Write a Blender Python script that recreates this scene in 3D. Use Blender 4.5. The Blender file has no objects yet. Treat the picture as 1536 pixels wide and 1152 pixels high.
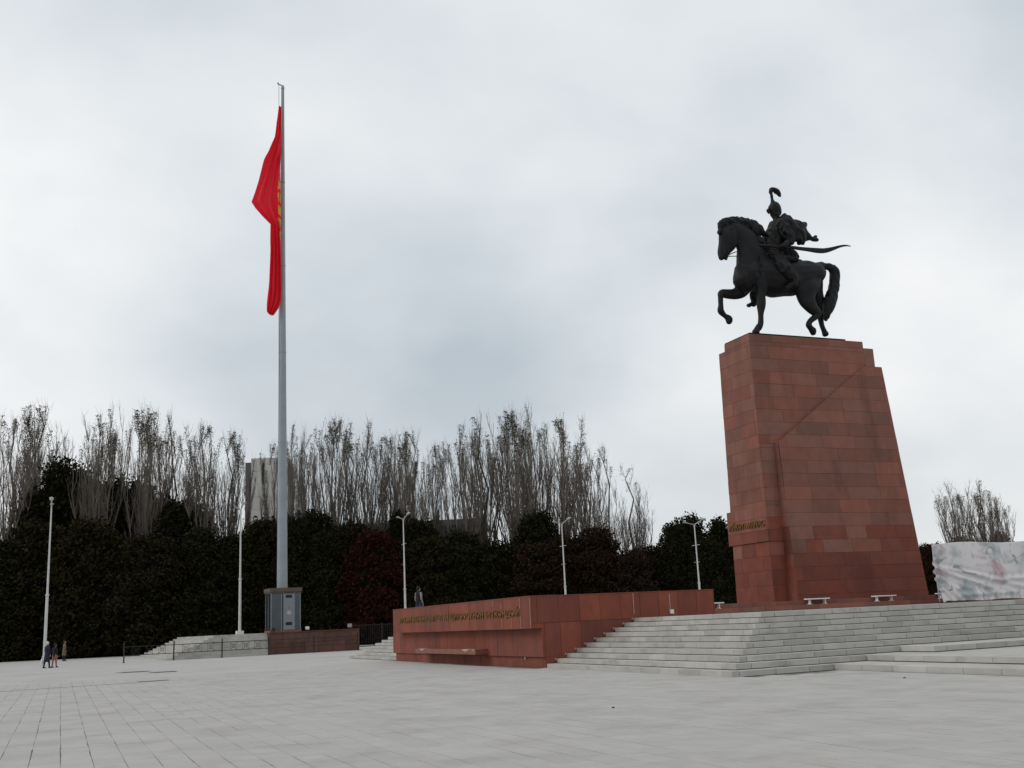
import bpy, bmesh, math, random
import numpy as np
from mathutils import Vector, Matrix, noise
random.seed(7)
R = math.radians
SC = bpy.context.scene
COL = SC.collection
# ------------------------------------------------------------------ camera
PITCH, ROLL, EYE = 0.21931, -0.047046, 1.5932
cam_d = bpy.data.cameras.new('camera'); cam = bpy.data.objects.new('camera', cam_d); COL.objects.link(cam)
cam_d.sensor_width = 36; cam_d.lens = 36 * 1601.43 / 1536; cam_d.clip_end = 3000; cam_d.clip_start = .1
cf = Vector((0, math.cos(PITCH), math.sin(PITCH))); cu = Vector((0, -math.sin(PITCH), math.cos(PITCH))); cx_ = Vector((1, 0, 0))
ax = math.cos(ROLL) * cx_ + math.sin(ROLL) * cu; au = -math.sin(ROLL) * cx_ + math.cos(ROLL) * cu
m = Matrix((ax, au, -cf)).transposed().to_4x4(); m.translation = (0, 0, EYE); cam.matrix_world = m
SC.camera = cam
# ------------------------------------------------------------------ sky, sun, exposure
SC.view_settings.view_transform = 'Standard'; SC.view_settings.look = 'None'
SC.view_settings.exposure = 0; SC.view_settings.gamma = 1; SC.view_settings.use_curve_mapping = False
SUN_DIR = Vector((-0.80, -0.02, 0.60)).normalized()          # towards the sun, behind the cloud on the left
w = bpy.data.worlds.new('World'); SC.world = w; w.use_nodes = True
nt = w.node_tree; nt.nodes.clear()
def N(t, **k):
    n = nt.nodes.new(t)
    for a, b in k.items(): setattr(n, a, b)
    return n
out = N('ShaderNodeOutputWorld'); bg = N('ShaderNodeBackground'); bg2 = N('ShaderNodeBackground'); mixs = N('ShaderNodeMixShader')
sky = N('ShaderNodeTexSky', sky_type='NISHITA', sun_disc=False)
sky.sun_elevation = math.asin(SUN_DIR.z); sky.sun_rotation = math.atan2(SUN_DIR.x, SUN_DIR.y)
nt.links.new(sky.outputs[0], bg.inputs[0]); bg.inputs[1].default_value = 0.08
tc = N('ShaderNodeTexCoord'); sep = N('ShaderNodeSeparateXYZ'); nt.links.new(tc.outputs['Generated'], sep.inputs[0])
az = N('ShaderNodeMath', operation='ADD'); az.inputs[1].default_value = 0.42
ab = N('ShaderNodeMath', operation='ABSOLUTE'); nt.links.new(sep.outputs[2], ab.inputs[0]); nt.links.new(ab.outputs[0], az.inputs[0])
dx = N('ShaderNodeMath', operation='DIVIDE'); dy = N('ShaderNodeMath', operation='DIVIDE')
nt.links.new(sep.outputs[0], dx.inputs[0]); nt.links.new(az.outputs[0], dx.inputs[1])
nt.links.new(sep.outputs[1], dy.inputs[0]); nt.links.new(az.outputs[0], dy.inputs[1])
cmb = N('ShaderNodeCombineXYZ'); nt.links.new(dx.outputs[0], cmb.inputs[0]); nt.links.new(dy.outputs[0], cmb.inputs[1])
mp = N('ShaderNodeMapping'); mp.inputs['Location'].default_value = (11.3, -3.1, 0); nt.links.new(cmb.outputs[0], mp.inputs[0])
n1 = N('ShaderNodeTexNoise'); n1.inputs['Scale'].default_value = .85; n1.inputs['Detail'].default_value = 5; n1.inputs['Roughness'].default_value = .45; n1.inputs['Distortion'].default_value = .35
nt.links.new(mp.outputs[0], n1.inputs[0])
n2 = N('ShaderNodeTexNoise'); n2.inputs['Scale'].default_value = 3.4; n2.inputs['Detail'].default_value = 6; n2.inputs['Roughness'].default_value = .5
nt.links.new(mp.outputs[0], n2.inputs[0])
mx = N('ShaderNodeMath', operation='MULTIPLY_ADD'); nt.links.new(n2.outputs[0], mx.inputs[0]); mx.inputs[1].default_value = .22; 
nt.links.new(n1.outputs[0], mx.inputs[2])
cr = N('ShaderNodeValToRGB'); nt.links.new(mx.outputs[0], cr.inputs[0])
e = cr.color_ramp.elements
e[0].position = .46; e[0].color = (.47, .54, .60, 1)
e[1].position = .76; e[1].color = (.97, .98, .985, 1)
k = cr.color_ramp.elements.new(.60); k.color = (.69, .745, .785, 1)
# the cloud is a little warmer and lighter towards the horizon
hz = N('ShaderNodeMapRange'); hz.inputs['From Min'].default_value = 0; hz.inputs['From Max'].default_value = .32; hz.inputs['To Min'].default_value = .55; hz.inputs['To Max'].default_value = 0
nt.links.new(ab.outputs[0], hz.inputs[0])
mc = N('ShaderNodeMix', data_type='RGBA'); nt.links.new(hz.outputs[0], mc.inputs[0]); nt.links.new(cr.outputs[0], mc.inputs[6]); mc.inputs[7].default_value = (.83, .84, .835, 1)
nt.links.new(mc.outputs[2], bg2.inputs[0]); bg2.inputs[1].default_value = 1.0
mixs.inputs[0].default_value = .93
nt.links.new(bg.outputs[0], mixs.inputs[1]); nt.links.new(bg2.outputs[0], mixs.inputs[2]); nt.links.new(mixs.outputs[0], out.inputs[0])
sd = bpy.data.lights.new('sun', 'SUN'); sd.energy = 0.85; sd.angle = R(25); sd.color = (1, .95, .88)
sun = bpy.data.objects.new('sun', sd); COL.objects.link(sun); sun.rotation_euler = (-SUN_DIR).to_track_quat('-Z', 'Y').to_euler()

# ------------------------------------------------------------------ materials
MATS = {}
def mat(name, col, rough=.8, metal=0, var=0., hue=None, nscale=0, namt=0, bump=0, bscale=60, col2=None, stain=None, spec=.3):
    """procedural principled material: per-piece tone variation, mottling, stains and fine bump"""
    if name in MATS: return MATS[name]
    M = bpy.data.materials.new(name); M.use_nodes = True; t = M.node_tree; L = t.links.new
    b = t.nodes['Principled BSDF']; b.inputs['Roughness'].default_value = rough; b.inputs['Metallic'].default_value = metal
    b.inputs['Specular IOR Level'].default_value = spec
    cur = t.nodes.new('ShaderNodeRGB'); cur.outputs[0].default_value = (*col, 1); cur = cur.outputs[0]
    tcn = t.nodes.new('ShaderNodeTexCoord')
    geo = t.nodes.new('ShaderNodeNewGeometry'); oi = t.nodes.new('ShaderNodeObjectInfo')
    def mixc(f, a, bcol, typ='MIX'):
        n = t.nodes.new('ShaderNodeMix'); n.data_type = 'RGBA'; n.blend_type = typ
        if isinstance(f, (int, float)): n.inputs[0].default_value = f
        else: L(f, n.inputs[0])
        L(a, n.inputs[6])
        if isinstance(bcol, tuple): n.inputs[7].default_value = (*bcol, 1)
        else: L(bcol, n.inputs[7])
        return n.outputs[2]
    rnd = t.nodes.new('ShaderNodeMath'); rnd.operation = 'ADD'; L(geo.outputs['Random Per Island'], rnd.inputs[0]); L(oi.outputs['Random'], rnd.inputs[1])
    fr = t.nodes.new('ShaderNodeMath'); fr.operation = 'FRACT'; L(rnd.outputs[0], fr.inputs[0])
    if col2: cur = mixc(fr.outputs[0], cur, col2)
    if var:
        wn = t.nodes.new('ShaderNodeTexWhiteNoise'); wn.noise_dimensions = '1D'; L(fr.outputs[0], wn.inputs['W'])
        mr = t.nodes.new('ShaderNodeMapRange'); mr.inputs['To Min'].default_value = 1 - var; mr.inputs['To Max'].default_value = 1 + var; L(wn.outputs[0], mr.inputs[0])
        h = t.nodes.new('ShaderNodeHueSaturation'); L(mr.outputs[0], h.inputs['Value']); L(cur, h.inputs['Color'])
        cur = h.outputs[0]
    if namt:
        nn = t.nodes.new('ShaderNodeTexNoise'); nn.inputs['Scale'].default_value = nscale; nn.inputs['Detail'].default_value = 6; nn.inputs['Roughness'].default_value = .62
        L(geo.outputs['Position'], nn.inputs[0])
        mr = t.nodes.new('ShaderNodeMapRange'); mr.inputs['From Min'].default_value = .3; mr.inputs['From Max'].default_value = .7; mr.inputs['To Min'].default_value = 1 - namt; mr.inputs['To Max'].default_value = 1 + namt; L(nn.outputs[0], mr.inputs[0])
        h = t.nodes.new('ShaderNodeHueSaturation'); L(mr.outputs[0], h.inputs['Value']); L(cur, h.inputs['Color']); cur = h.outputs[0]
    if stain:
        scol, ssc, lo, hi, amt, stretch = stain
        mpn = t.nodes.new('ShaderNodeMapping'); mpn.inputs['Scale'].default_value = stretch; L(geo.outputs['Position'], mpn.inputs[0])
        nn = t.nodes.new('ShaderNodeTexNoise'); nn.inputs['Scale'].default_value = ssc; nn.inputs['Detail'].default_value = 5; nn.inputs['Roughness'].default_value = .6; L(mpn.outputs[0], nn.inputs[0])
        mr = t.nodes.new('ShaderNodeMapRange'); mr.inputs['From Min'].default_value = lo; mr.inputs['From Max'].default_value = hi; mr.inputs['To Max'].default_value = amt; L(nn.outputs[0], mr.inputs[0])
        cur = mixc(mr.outputs[0], cur, scol)
    L(cur, b.inputs['Base Color'])
    if bump:
        nn = t.nodes.new('ShaderNodeTexNoise'); nn.inputs['Scale'].default_value = bscale; nn.inputs['Detail'].default_value = 4; L(geo.outputs['Position'], nn.inputs[0])
        bn = t.nodes.new('ShaderNodeBump'); bn.inputs['Strength'].default_value = bump; bn.inputs['Distance'].default_value = .02; L(nn.outputs[0], bn.inputs['Height']); L(bn.outputs[0], b.inputs['Normal'])
    MATS[name] = M; return M
slab_m = mat('paving', (.41, .40, .378), .85, var=.035, nscale=1.3, namt=.06, col2=(.415, .392, .37), stain=((.255, .225, .205), .7, .50, .75, .5, (1, 1, 1)), bump=.12, bscale=25)
joint_m = mat('joint_dirt', (.23, .21, .185), .95, nscale=.9, namt=.45)
plaza_m = mat('plaza_far', (.42, .405, .388), .8, nscale=.35, namt=.09, stain=((.28, .26, .24), .12, .52, .75, .5, (1, 1, 1)))
step_m = mat('step_granite', (.45, .432, .40), .85, var=.10, nscale=2.2, namt=.09, col2=(.41, .395, .365), stain=((.20, .18, .145), 1.1, .52, .8, .65, (1, 1, 2.2)), bump=.15, bscale=30)
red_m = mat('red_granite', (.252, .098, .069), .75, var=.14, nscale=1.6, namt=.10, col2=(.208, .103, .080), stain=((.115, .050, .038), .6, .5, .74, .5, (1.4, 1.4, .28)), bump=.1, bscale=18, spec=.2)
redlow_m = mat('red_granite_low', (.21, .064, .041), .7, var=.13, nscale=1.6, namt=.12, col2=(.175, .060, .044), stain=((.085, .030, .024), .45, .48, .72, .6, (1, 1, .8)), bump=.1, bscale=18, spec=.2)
redw_m = mat('red_granite_wall', (.235, .066, .038), .7, var=.11, nscale=1.8, namt=.12, col2=(.185, .060, .042), stain=((.09, .04, .045), .8, .5, .76, .6, (2.2, 2.2, .35)), bump=.08, bscale=18, spec=.2)
redcore_m = mat('red_granite_joint', (.11, .045, .035), .9, nscale=2, namt=.2)
bronze_m = mat('dark_bronze', (.0045, .0042, .0048), .6, metal=.0, nscale=2.5, namt=.5, bump=.6, bscale=7, spec=.30)
gold_m = mat('gilded_metal', (.21, .115, .032), .5, metal=.5, nscale=5, namt=.3)
white_m = mat('white_paint', (.72, .73, .74), .5, nscale=3, namt=.06)
pole_m = mat('grey_paint_pole', (.27, .31, .33), .45, nscale=.7, namt=.1, spec=.5)
lamp_m = mat('pale_lamp_paint', (.56, .56, .55), .6, nscale=2.5, namt=.12)
dark_m = mat('black_iron', (.018, .018, .02), .5)
cap_m = mat('brown_cap', (.12, .085, .07), .6, nscale=2, namt=.2)
glass_m = mat('kiosk_glass', (.06, .078, .085), .15, spec=.5, nscale=1.4, namt=.15)
shrub_bark_m = mat('dark_bark', (.030, .026, .020), .95, spec=.1)
bark_m = mat('poplar_bark', (.165, .14, .118), .95, nscale=.5, namt=.3, var=.2, spec=.03)
leaf_dry_m = mat('dry_leaf', (.075, .055, .028), .8, var=.4, col2=(.05, .052, .026))
leaf_green_m = mat('dark_green_foliage', (.019, .020, .009), .95, var=.3, col2=(.017, .016, .007), spec=.03)
leaf_olive_m = mat('olive_foliage', (.029, .023, .010), .95, var=.3, col2=(.016, .016, .007), spec=.03)
leaf_brown_m = mat('rusty_foliage', (.033, .016, .009), .95, var=.3, col2=(.021, .016, .008), spec=.03)
leaf_red_m = mat('crimson_foliage', (.040, .011, .009), .95, var=.3, col2=(.026, .011, .008), spec=.03)
leaf_purple_m = mat('dull_purple_foliage', (.030, .016, .013), .9, var=.3, col2=(.021, .017, .011), spec=.1)
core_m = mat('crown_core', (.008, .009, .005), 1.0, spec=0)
soil_m = mat('dark_ground', (.030, .029, .020), .95, nscale=.3, namt=.3)
conc_m = mat('grey_concrete', (.56, .535, .50), .85, var=.05, nscale=.12, namt=.12, stain=((.18, .165, .15), .08, .5, .8, .5, (1, 1, .3)))
slate_m = mat('slate_cladding', (.075, .078, .08), .7, var=.08, nscale=.2, namt=.1)
skin_m = mat('skin', (.42, .25, .18), .6)
navy_m = mat('navy_cloth', (.016, .02, .04), .85, nscale=8, namt=.2)
black_m = mat('black_cloth', (.015, .014, .017), .85)
khaki_m = mat('khaki_cloth', (.14, .115, .07), .85, nscale=8, namt=.2)
jean_m = mat('blue_denim', (.04, .06, .13), .85, nscale=12, namt=.25)
grey_m = mat('grey_knit', (.26, .26, .28), .9, nscale=12, namt=.2)
pink_m = mat('dusty_pink_cloth', (.30, .15, .14), .85)
hair_m = mat('dark_hair', (.02, .015, .012), .8)
cream_m = mat('cream_wool', (.62, .56, .50), .9)

# ------------------------------------------------------------------ helpers
A0 = 0.400341                                     # heading of the monument's axes
P0 = Vector((5.0997, 27.4215, 0)); EU = Vector((math.cos(A0), math.sin(A0), 0)); EV = Vector((-math.sin(A0), math.cos(A0), 0))
def W(u, v, z=0): return P0 + EU * u + EV * v + Vector((0, 0, z))      # monument axes -> world
class MB:
    def __init__(s): s.v = []; s.f = []; s.mi = []
    def quadbox(s, p):                              # 8 corners: bottom 4 then top 4
        n = len(s.v); s.v += [tuple(q) for q in p]
        s.f += [(n+3,n+2,n+1,n), (n+4,n+5,n+6,n+7), (n,n+1,n+5,n+4), (n+1,n+2,n+6,n+5), (n+2,n+3,n+7,n+6), (n+3,n,n+4,n+7)]
        return s
    def box(s, x0, x1, y0, y1, z0, z1):
        return s.quadbox([(x0,y0,z0),(x1,y0,z0),(x1,y1,z0),(x0,y1,z0),(x0,y0,z1),(x1,y0,z1),(x1,y1,z1),(x0,y1,z1)])
    def rod(s, a, b, r0, r1=None, n=6):
        a = Vector(a); b = Vector(b); r1 = r0 if r1 is None else r1
        t = (b - a).normalized(); q = Vector((0,0,1)) if abs(t.z) < .9 else Vector((1,0,0))
        x = t.cross(q).normalized(); y = t.cross(x); k = len(s.v)
        for p, r in ((a, r0), (b, r1)):
            for i in range(n):
                an = 2*math.pi*i/n; s.v.append(tuple(p + x*math.cos(an)*r + y*math.sin(an)*r))
        for i in range(n): j = (i+1) % n; s.f.append((k+i, k+n+i, k+n+j, k+j))
        s.f.append(tuple(k+i for i in range(n))); s.f.append(tuple(k+2*n-1-i for i in range(n)))
        return s
    def loft(s, pts, n=12, side=Vector((0,1,0))):   # pts: (x,y,z,a,b) a = radius in plane, b = radius along side
        P = [Vector(p[:3]) for p in pts]; A = [p[3] for p in pts]; B = [p[4] for p in pts]; m_ = len(P)
        def tan(i):
            if i == 0: d = P[1]-P[0]
            elif i == m_-1: d = P[-1]-P[-2]
            else: d = (P[i+1]-P[i]).normalized() + (P[i]-P[i-1]).normalized()
            return d.normalized() if d.length > 1e-6 else Vector((0,0,1))
        rings = []
        for i in range(m_):
            t = tan(i)
            if i == 0: rings += [(P[i]-t*A[i]*.75, .45, i, t), (P[i]-t*A[i]*.45, .8, i, t)]
            rings.append((P[i], 1, i, t))
            if i == m_-1: rings += [(P[i]+t*A[i]*.45, .8, i, t), (P[i]+t*A[i]*.75, .45, i, t)]
        k = len(s.v)
        for c, f, i, t in rings:
            nv = t.cross(side)
            nv = nv.normalized() if nv.length > 1e-3 else Vector((1,0,0))
            sv = nv.cross(t).normalized()
            for j in range(n):
                an = 2*math.pi*j/n; s.v.append(tuple(c + nv*math.cos(an)*A[i]*f + sv*math.sin(an)*B[i]*f))
        for r in range(len(rings)-1):
            for j in range(n): q = (j+1) % n; s.f.append((k+r*n+j, k+r*n+q, k+(r+1)*n+q, k+(r+1)*n+j))
        s.f.append(tuple(k+n-1-j for j in range(n))); e_ = k+(len(rings)-1)*n; s.f.append(tuple(e_+j for j in range(n)))
        return s
    def mesh(s, name, mats, smooth=False):
        me = bpy.data.meshes.new(name); me.from_pydata([tuple(v) for v in s.v], [], s.f)
        for mm in (mats if isinstance(mats, (list, tuple)) else [mats]): me.materials.append(mm)
        if s.mi: me.polygons.foreach_set('material_index', s.mi)
        if smooth: me.polygons.foreach_set('use_smooth', [True]*len(me.polygons))
        me.update(); return me
    def build(s, name, mats, parent=None, smooth=False, **kw):
        return link(name, s.mesh(name, mats, smooth), parent, **kw)
def link(name, data, parent=None, **kw):
    o = bpy.data.objects.new(name, data); COL.objects.link(o)
    if parent: o.parent = parent
    for a, b in kw.items():
        if b: o['label' if a == 'label' else 'category' if a == 'cat' else a] = b
    return o
def thing(name, label, cat, loc, rz=A0, group=None):
    o = bpy.data.objects.new(name, None); COL.objects.link(o); o.location = loc; o.rotation_euler = (0, 0, rz)
    o['label'] = label; o['category'] = cat
    if group: o['group'] = group
    return o
def struct(name, mb, mats, loc=None, rz=0):
    o = mb.build(name, mats); o['kind'] = 'structure'
    if loc is not None: o.location = loc; o.rotation_euler = (0,0,rz)
    return o
def remesh(mb, voxel, smooth=3, name='m', mats=None):
    me = mb.mesh('tmp', mats); o = bpy.data.objects.new('tmp', me); COL.objects.link(o)
    r = o.modifiers.new('r', 'REMESH'); r.mode = 'VOXEL'; r.voxel_size = voxel; r.use_smooth_shade = True
    if smooth: q = o.modifiers.new('s', 'SMOOTH'); q.iterations = smooth; q.factor = .5
    dg = bpy.context.evaluated_depsgraph_get(); me2 = bpy.data.meshes.new_from_object(o.evaluated_get(dg)); me2.name = name
    bpy.data.objects.remove(o); bpy.data.meshes.remove(me)
    me2.materials.clear()
    me2.materials.append(mats); me2.polygons.foreach_set('use_smooth', [True]*len(me2.polygons))
    return me2
def clip(poly, half):                               # clip a 2-D polygon by half planes (a,b,c): a*x+b*y <= c
    for a, b, c in half:
        out_ = []
        for i in range(len(poly)):
            p, q = poly[i], poly[(i+1) % len(poly)]; dp, dq = a*p[0]+b*p[1]-c, a*q[0]+b*q[1]-c
            if dp <= 0: out_.append(p)
            if dp*dq < 0: t_ = dp/(dp-dq); out_.append((p[0]+t_*(q[0]-p[0]), p[1]+t_*(q[1]-p[1])))
        poly = out_
        if len(poly) < 3: return []
    return poly
def halfs(poly, inset=0):                           # half planes of a convex counter-clockwise polygon
    h = []
    for i in range(len(poly)):
        p, q = poly[i], poly[(i+1) % len(poly)]; n = (q[1]-p[1], -(q[0]-p[0])); l = math.hypot(*n)
        if l < 1e-6: continue
        n = (n[0]/l, n[1]/l); h.append((n[0], n[1], n[0]*p[0]+n[1]*p[1]-inset))
    return h
def clad(parent, O, X, Y, Nn, poly, rows, widths, material, th=.05, gap=.010, rng=None, name='stone_slab', shift=None, jit=.006):
    """face a plane (origin O, axes X,Y, normal Nn) inside convex poly with courses of stone slabs, each an object"""
    rng = rng or random.Random(3); x0 = min(p[0] for p in poly); x1 = max(p[0] for p in poly)
    hp = halfs(poly); res = []
    for r in range(len(rows)-1):
        x = x0 - rng.uniform(0, widths[0]*.8)
        while x < x1:
            wd = rng.uniform(*widths)
            c = [(x+gap/2, rows[r]+gap/2), (x+wd-gap/2, rows[r]+gap/2), (x+wd-gap/2, rows[r+1]-gap/2), (x+gap/2, rows[r+1]-gap/2)]
            x += wd
            c = clip(c, hp)
            if len(c) < 3: continue
            ar = .5*abs(sum(c[i][0]*c[(i+1)%len(c)][1]-c[(i+1)%len(c)][0]*c[i][1] for i in range(len(c))))
            if ar < .004: continue
            mb = MB(); d = th + rng.uniform(-jit, jit); n = len(c)
            mb.v = [O+X*p[0]+Y*p[1] for p in c] + [O+X*p[0]+Y*p[1]+Nn*d for p in c]
            mb.f = [tuple(range(n-1,-1,-1)), tuple(range(n, 2*n))] + [(i, (i+1)%n, n+(i+1)%n, n+i) for i in range(n)]
            res.append(mb.build(name, material, parent))
    return res
UX, VX, ZX = Vector((1,0,0)), Vector((0,1,0)), Vector((0,0,1))
# ================================================================== GROUND
mb = MB(); mb.v = [(-1500,-300,-.012), (1500,-300,-.012), (1500,2500,-.012), (-1500,2500,-.012)]; mb.f = [(0,1,2,3)]
struct('ground', mb, soil_m)
# the paved square: one sheet; near the camera it is a bed that carries separate slabs
mb = MB(); mb.v = [(-130,-60,-.008), (130,-60,-.008), (130,108,-.008), (-20,114,-.008), (-41.5,117.3,-.008), (-57,119.5,-.008), (-130,127,-.008)]; mb.f = [tuple(range(7))]
mb.v += [(-130,-60,-.3), (130,-60,-.3)]
square = struct('paved_square', mb, plaza_m)
rng = random.Random(11)
mb = MB(); FAR = 46.0
# dark, dirt-filled bed below the slabs
qs = []
def vis(u, v):
    p = W(u, v); return 8.8 < p.y < FAR and abs(p.x) < p.y*.53 + 1.5
cells = []
SU, SVV = .40, .80
for iu in range(-110, 60):
    u = -.12 + iu*SU; off = rng.uniform(0, SVV)
    for iv in range(-40, 50):
        v = iv*SVV + off
        if u > -.1 and v > -.9: continue
        if u > -.7 and v > 10.6: continue
        if u > 2.8 and v > -15: continue
        if vis(u+.2, v+.4): cells.append((W(u+.2, v+.4).y, u, v))
cells.sort()
bed = MB()
bed.quadbox([tuple(p) for p in [(-27,8.6,-.0079),(-6,8.6,-.0079)]] + [(0,0,0)]*6) if False else None
stuff = MB(); near = []
slab_parent = square
for i, (y_, u, v) in enumerate(cells):
    g = rng.choice((.002, .004, .007, .012)) if rng.random() < .85 else .02
    z1 = rng.uniform(-.001, .001) + .012
    a_, b_ = u+g/2, u+SU-g/2; c_, d_ = v+.0008, v+SVV-.0008
    tgt = MB() if i < 300 else stuff
    p = [(a_,c_), (b_,c_), (b_,d_), (a_,d_)]
    # a tiny tilt keeps neighbouring slabs from reading as one sheet
    tl = [rng.uniform(-.0006,.0006) for _ in range(4)]
    tgt.quadbox([W(q[0], q[1], -.004) for q in p] + [W(q[0], q[1], z1 + tl[k]) for k, q in enumerate(p)])
    if i < 300: tgt.build('paving_slab', slab_m, square)
o = stuff.build('paving_slab', slab_m, square); o['kind'] = 'stuff'
mb = MB(); h_ = [(-30,8.2), (10,8.2), (30,FAR), (-30,FAR)]
mb.v = [(-6.5,8.2,-.004), (7.5,8.2,-.004), (25.5,FAR-.3,-.004), (-25.5,FAR-.3,-.004)]; mb.f = [(0,1,2,3)]
mb.build('joint_bed', joint_m, square)
# slot drain with a dark cover, puddle stains
def flat(name, label, cat, pts, m_, z=.016, t=.004):
    mb = MB(); n = len(pts); mb.v = [(x,y,z) for x,y in pts] + [(x,y,z+t) for x,y in pts]
    mb.f = [tuple(range(n,2*n))] + [(i,(i+1)%n,n+(i+1)%n,n+i) for i in range(n)]
    o = mb.build(name, m_); 
    if cat: o['label'] = label; o['category'] = cat
    return o
drain_m = mat('drain_metal', (.15,.15,.155), .6, nscale=2, namt=.3)
rust_m = mat('rust_stain', (.20,.155,.11), .8, nscale=1.2, namt=.35)
a, b = Vector((-20.6,38.4)), Vector((-13.7,42.6)); d = (b-a).normalized(); n_ = Vector((-d.y,d.x))
t_ = thing('slot_drain', 'long thin grey drain slot running across the paving at the left edge', 'drain', (a.x,a.y,0), math.atan2(d.y,d.x))
L_ = (b-a).length; k_ = 0
x = 0
while x < L_-.5:
    MB().box(x+.01, x+.99, -.055, .055, .0, .019).build('drain_cover', drain_m, t_); x += 1.0
flat('drain_grate', 'dark iron grate at the right-hand end of the grey drain slot', 'drain grate', [(-14.9,42.35),(-13.9,42.95),(-13.95,43.15),(-14.95,42.55)], dark_m, .018)
def blot(cx, cy, rx, ry, seed):
    r_ = random.Random(seed); return [(cx+math.cos(t)*rx*r_.uniform(.7,1.2), cy+math.sin(t)*ry*r_.uniform(.6,1.2)) for t in [2*math.pi*i/18 for i in range(18)]]
flat('rust_stain', 'brown rusty patch on the paving between drain and fence', 'stain', blot(-17.7,54,.75,.55,4), rust_m, .0135, .002)
flat('rust_stain', 'faint longer brown patch left of the rusty one, nearer the fence', 'stain', blot(-20.1,56.3,.9,.6,5), rust_m, .0135, .002)
for (x,y,l) in [(8.25,24.21,'dark pebble lying on the paving in front of the low right-hand steps'),(1.54,19.95,'dark pebble on the open paving in the middle foreground')]:
    mb = MB(); mb.loft([(-.02,0,.008,.010,.012),(0,0,.01,.014,.018),(.02,0,.008,.009,.012)], 7); o = mb.build('pebble', dark_m, smooth=True); o.location = (x,y,.012); o['label'] = l; o['category'] = 'pebble'

# ================================================================== GREAT STAIRCASE
H, T = .155, .3862
stair = thing('granite_staircase', 'broad grey granite staircase with two faces climbing to the red wall and pedestal', 'staircase', W(0,0,0))
rs = random.Random(5); extra = MB(); cnt = 0
def block(u0, u1, v0, v1, z0, part=True, parent=None, name='step_block'):
    global cnt
    j = rs.uniform; g = .008
    p = [(u0+g,v0+j(0,.006)), (u1-g,v0+j(0,.006)), (u1-g,v1-g), (u0+g,v1-g)]
    if parent is None: parent = stair
    t = MB() if part else extra
    zt = z0+H-.004+j(-.003,.002)
    # nosing with a small chamfer
    t.quadbox([(q[0],q[1],z0+.013) for q in p] + [(q[0],q[1],zt) for q in p])
    if part: t.build(name, step_m, parent); cnt += 1
for i in range(10):
    s = i*T; z = i*H
    # right-hand face (runs along u)
    u = s + T*1.25 if i % 2 else s + T*.6; first = True; block(s, u, s, s+T+.04, z)
    while u < 30:
        w_ = rs.uniform(.98, 1.1); block(u, min(u+w_,30), s, s+T+.04, z, u < 12.5 + .2*i); u += w_
    # left-hand face (runs along v)
    v = s + T + .04 
    vend = 11.2
    while v < vend:
        w_ = rs.uniform(.98, 1.15); e_ = min(v+w_, vend)
        if vend - e_ < .35: e_ = vend
        block(s, s+T+.04, v, e_, z); v = e_
    v = 29.4
    while v < 39:
        w_ = rs.uniform(1.1, 1.6); e_ = min(v+w_, 39); block(s, s+T+.04, v, e_, z, True); v = e_
o = extra.build('step_block', step_m, stair); o['kind'] = 'stuff'
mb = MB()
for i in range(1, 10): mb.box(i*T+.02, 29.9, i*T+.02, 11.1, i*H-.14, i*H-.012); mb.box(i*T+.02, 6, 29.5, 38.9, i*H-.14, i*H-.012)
for i in range(0, 10):  # dark strips behind the block gaps, painting shadow lines at the riser feet
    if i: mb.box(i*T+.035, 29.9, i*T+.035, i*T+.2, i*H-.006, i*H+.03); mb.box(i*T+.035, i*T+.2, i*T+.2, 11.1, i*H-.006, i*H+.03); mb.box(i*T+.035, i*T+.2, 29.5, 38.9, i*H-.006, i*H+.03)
mb.build('stair_core', mat('mortar_shadow_line', (.07,.065,.055), .95), stair)
mb = MB(); Z10 = 10*H
def pl(u0,u1,v0,v1,z0,z1): mb.quadbox([W(u0,v0,z0),W(u1,v0,z0),W(u1,v1,z0),W(u0,v1,z0),W(u0,v0,z1),W(u1,v0,z1),W(u1,v1,z1),W(u0,v1,z1)])
pl(9*T+.4, 45, 9*T+.4, 39, Z10-.3, Z10-.006)
struct('upper_terrace', mb, step_m)
# low broad steps on the right
low = thing('low_platform_steps', 'three low pale granite platform steps at the right, spreading towards the viewer', 'steps', W(0,0,0))
def lblock(u0,u1,v0,v1,z0): block(u0,u1,v0,v1,z0,True,low)
v = 0.30
lw = []
v = -.004; vv = v
while vv > -15: 
    w_ = rs.uniform(1.0,1.12); lblock(3.12, 3.62, vv-w_, vv, 0); vv -= w_
vv = T-.004
while vv > -15:
    w_ = rs.uniform(1.0,1.12); lblock(4.52, 5.0, vv-w_, vv, H); vv -= w_
lblock(6.05, 6.5, -.5, 2*T-.004, 2*H)
u = 6.5
while u < 24:
    w_ = rs.uniform(1.0,1.12); lblock(u, u+w_, -.5, -.05, 2*H); u += w_
mb = MB(); mb.box(3.6, 24, -15, -.01, .0, H-.007); mb.box(4.98, 24, -15, T-.02, H-.006, 2*H-.007); mb.box(6.45, 24, -.1, 2*T-.02, 2*H-.006, 3*H-.007)
mb.build('platform_paving', slab_m, low)

# ================================================================== RED INSCRIPTION WALL
wall = thing('red_granite_wall', 'long low red granite wall with gold lettering, cut into the staircase', 'wall', W(0,0,0))
mb = MB()
mb.box(-.42, .55, 11.32, 28.15, 1.36, 2.40); mb.box(-.03, .6, 11.32, 29.55, .38, 1.36); mb.box(.05, .6, 11.32, 29.35, 0, .38)
mb.box(.5, 6.9, 11.32, 12.0, 0, 2.40)
mb.build('wall_core', redcore_m, wall)
rw = random.Random(21)
def cladw(*a_, **k_): return clad(wall, *a_, redw_m, rng=rw, name='wall_panel', **k_)
NU, NV = Vector((-1,0,0)), Vector((0,-1,0))
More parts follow.
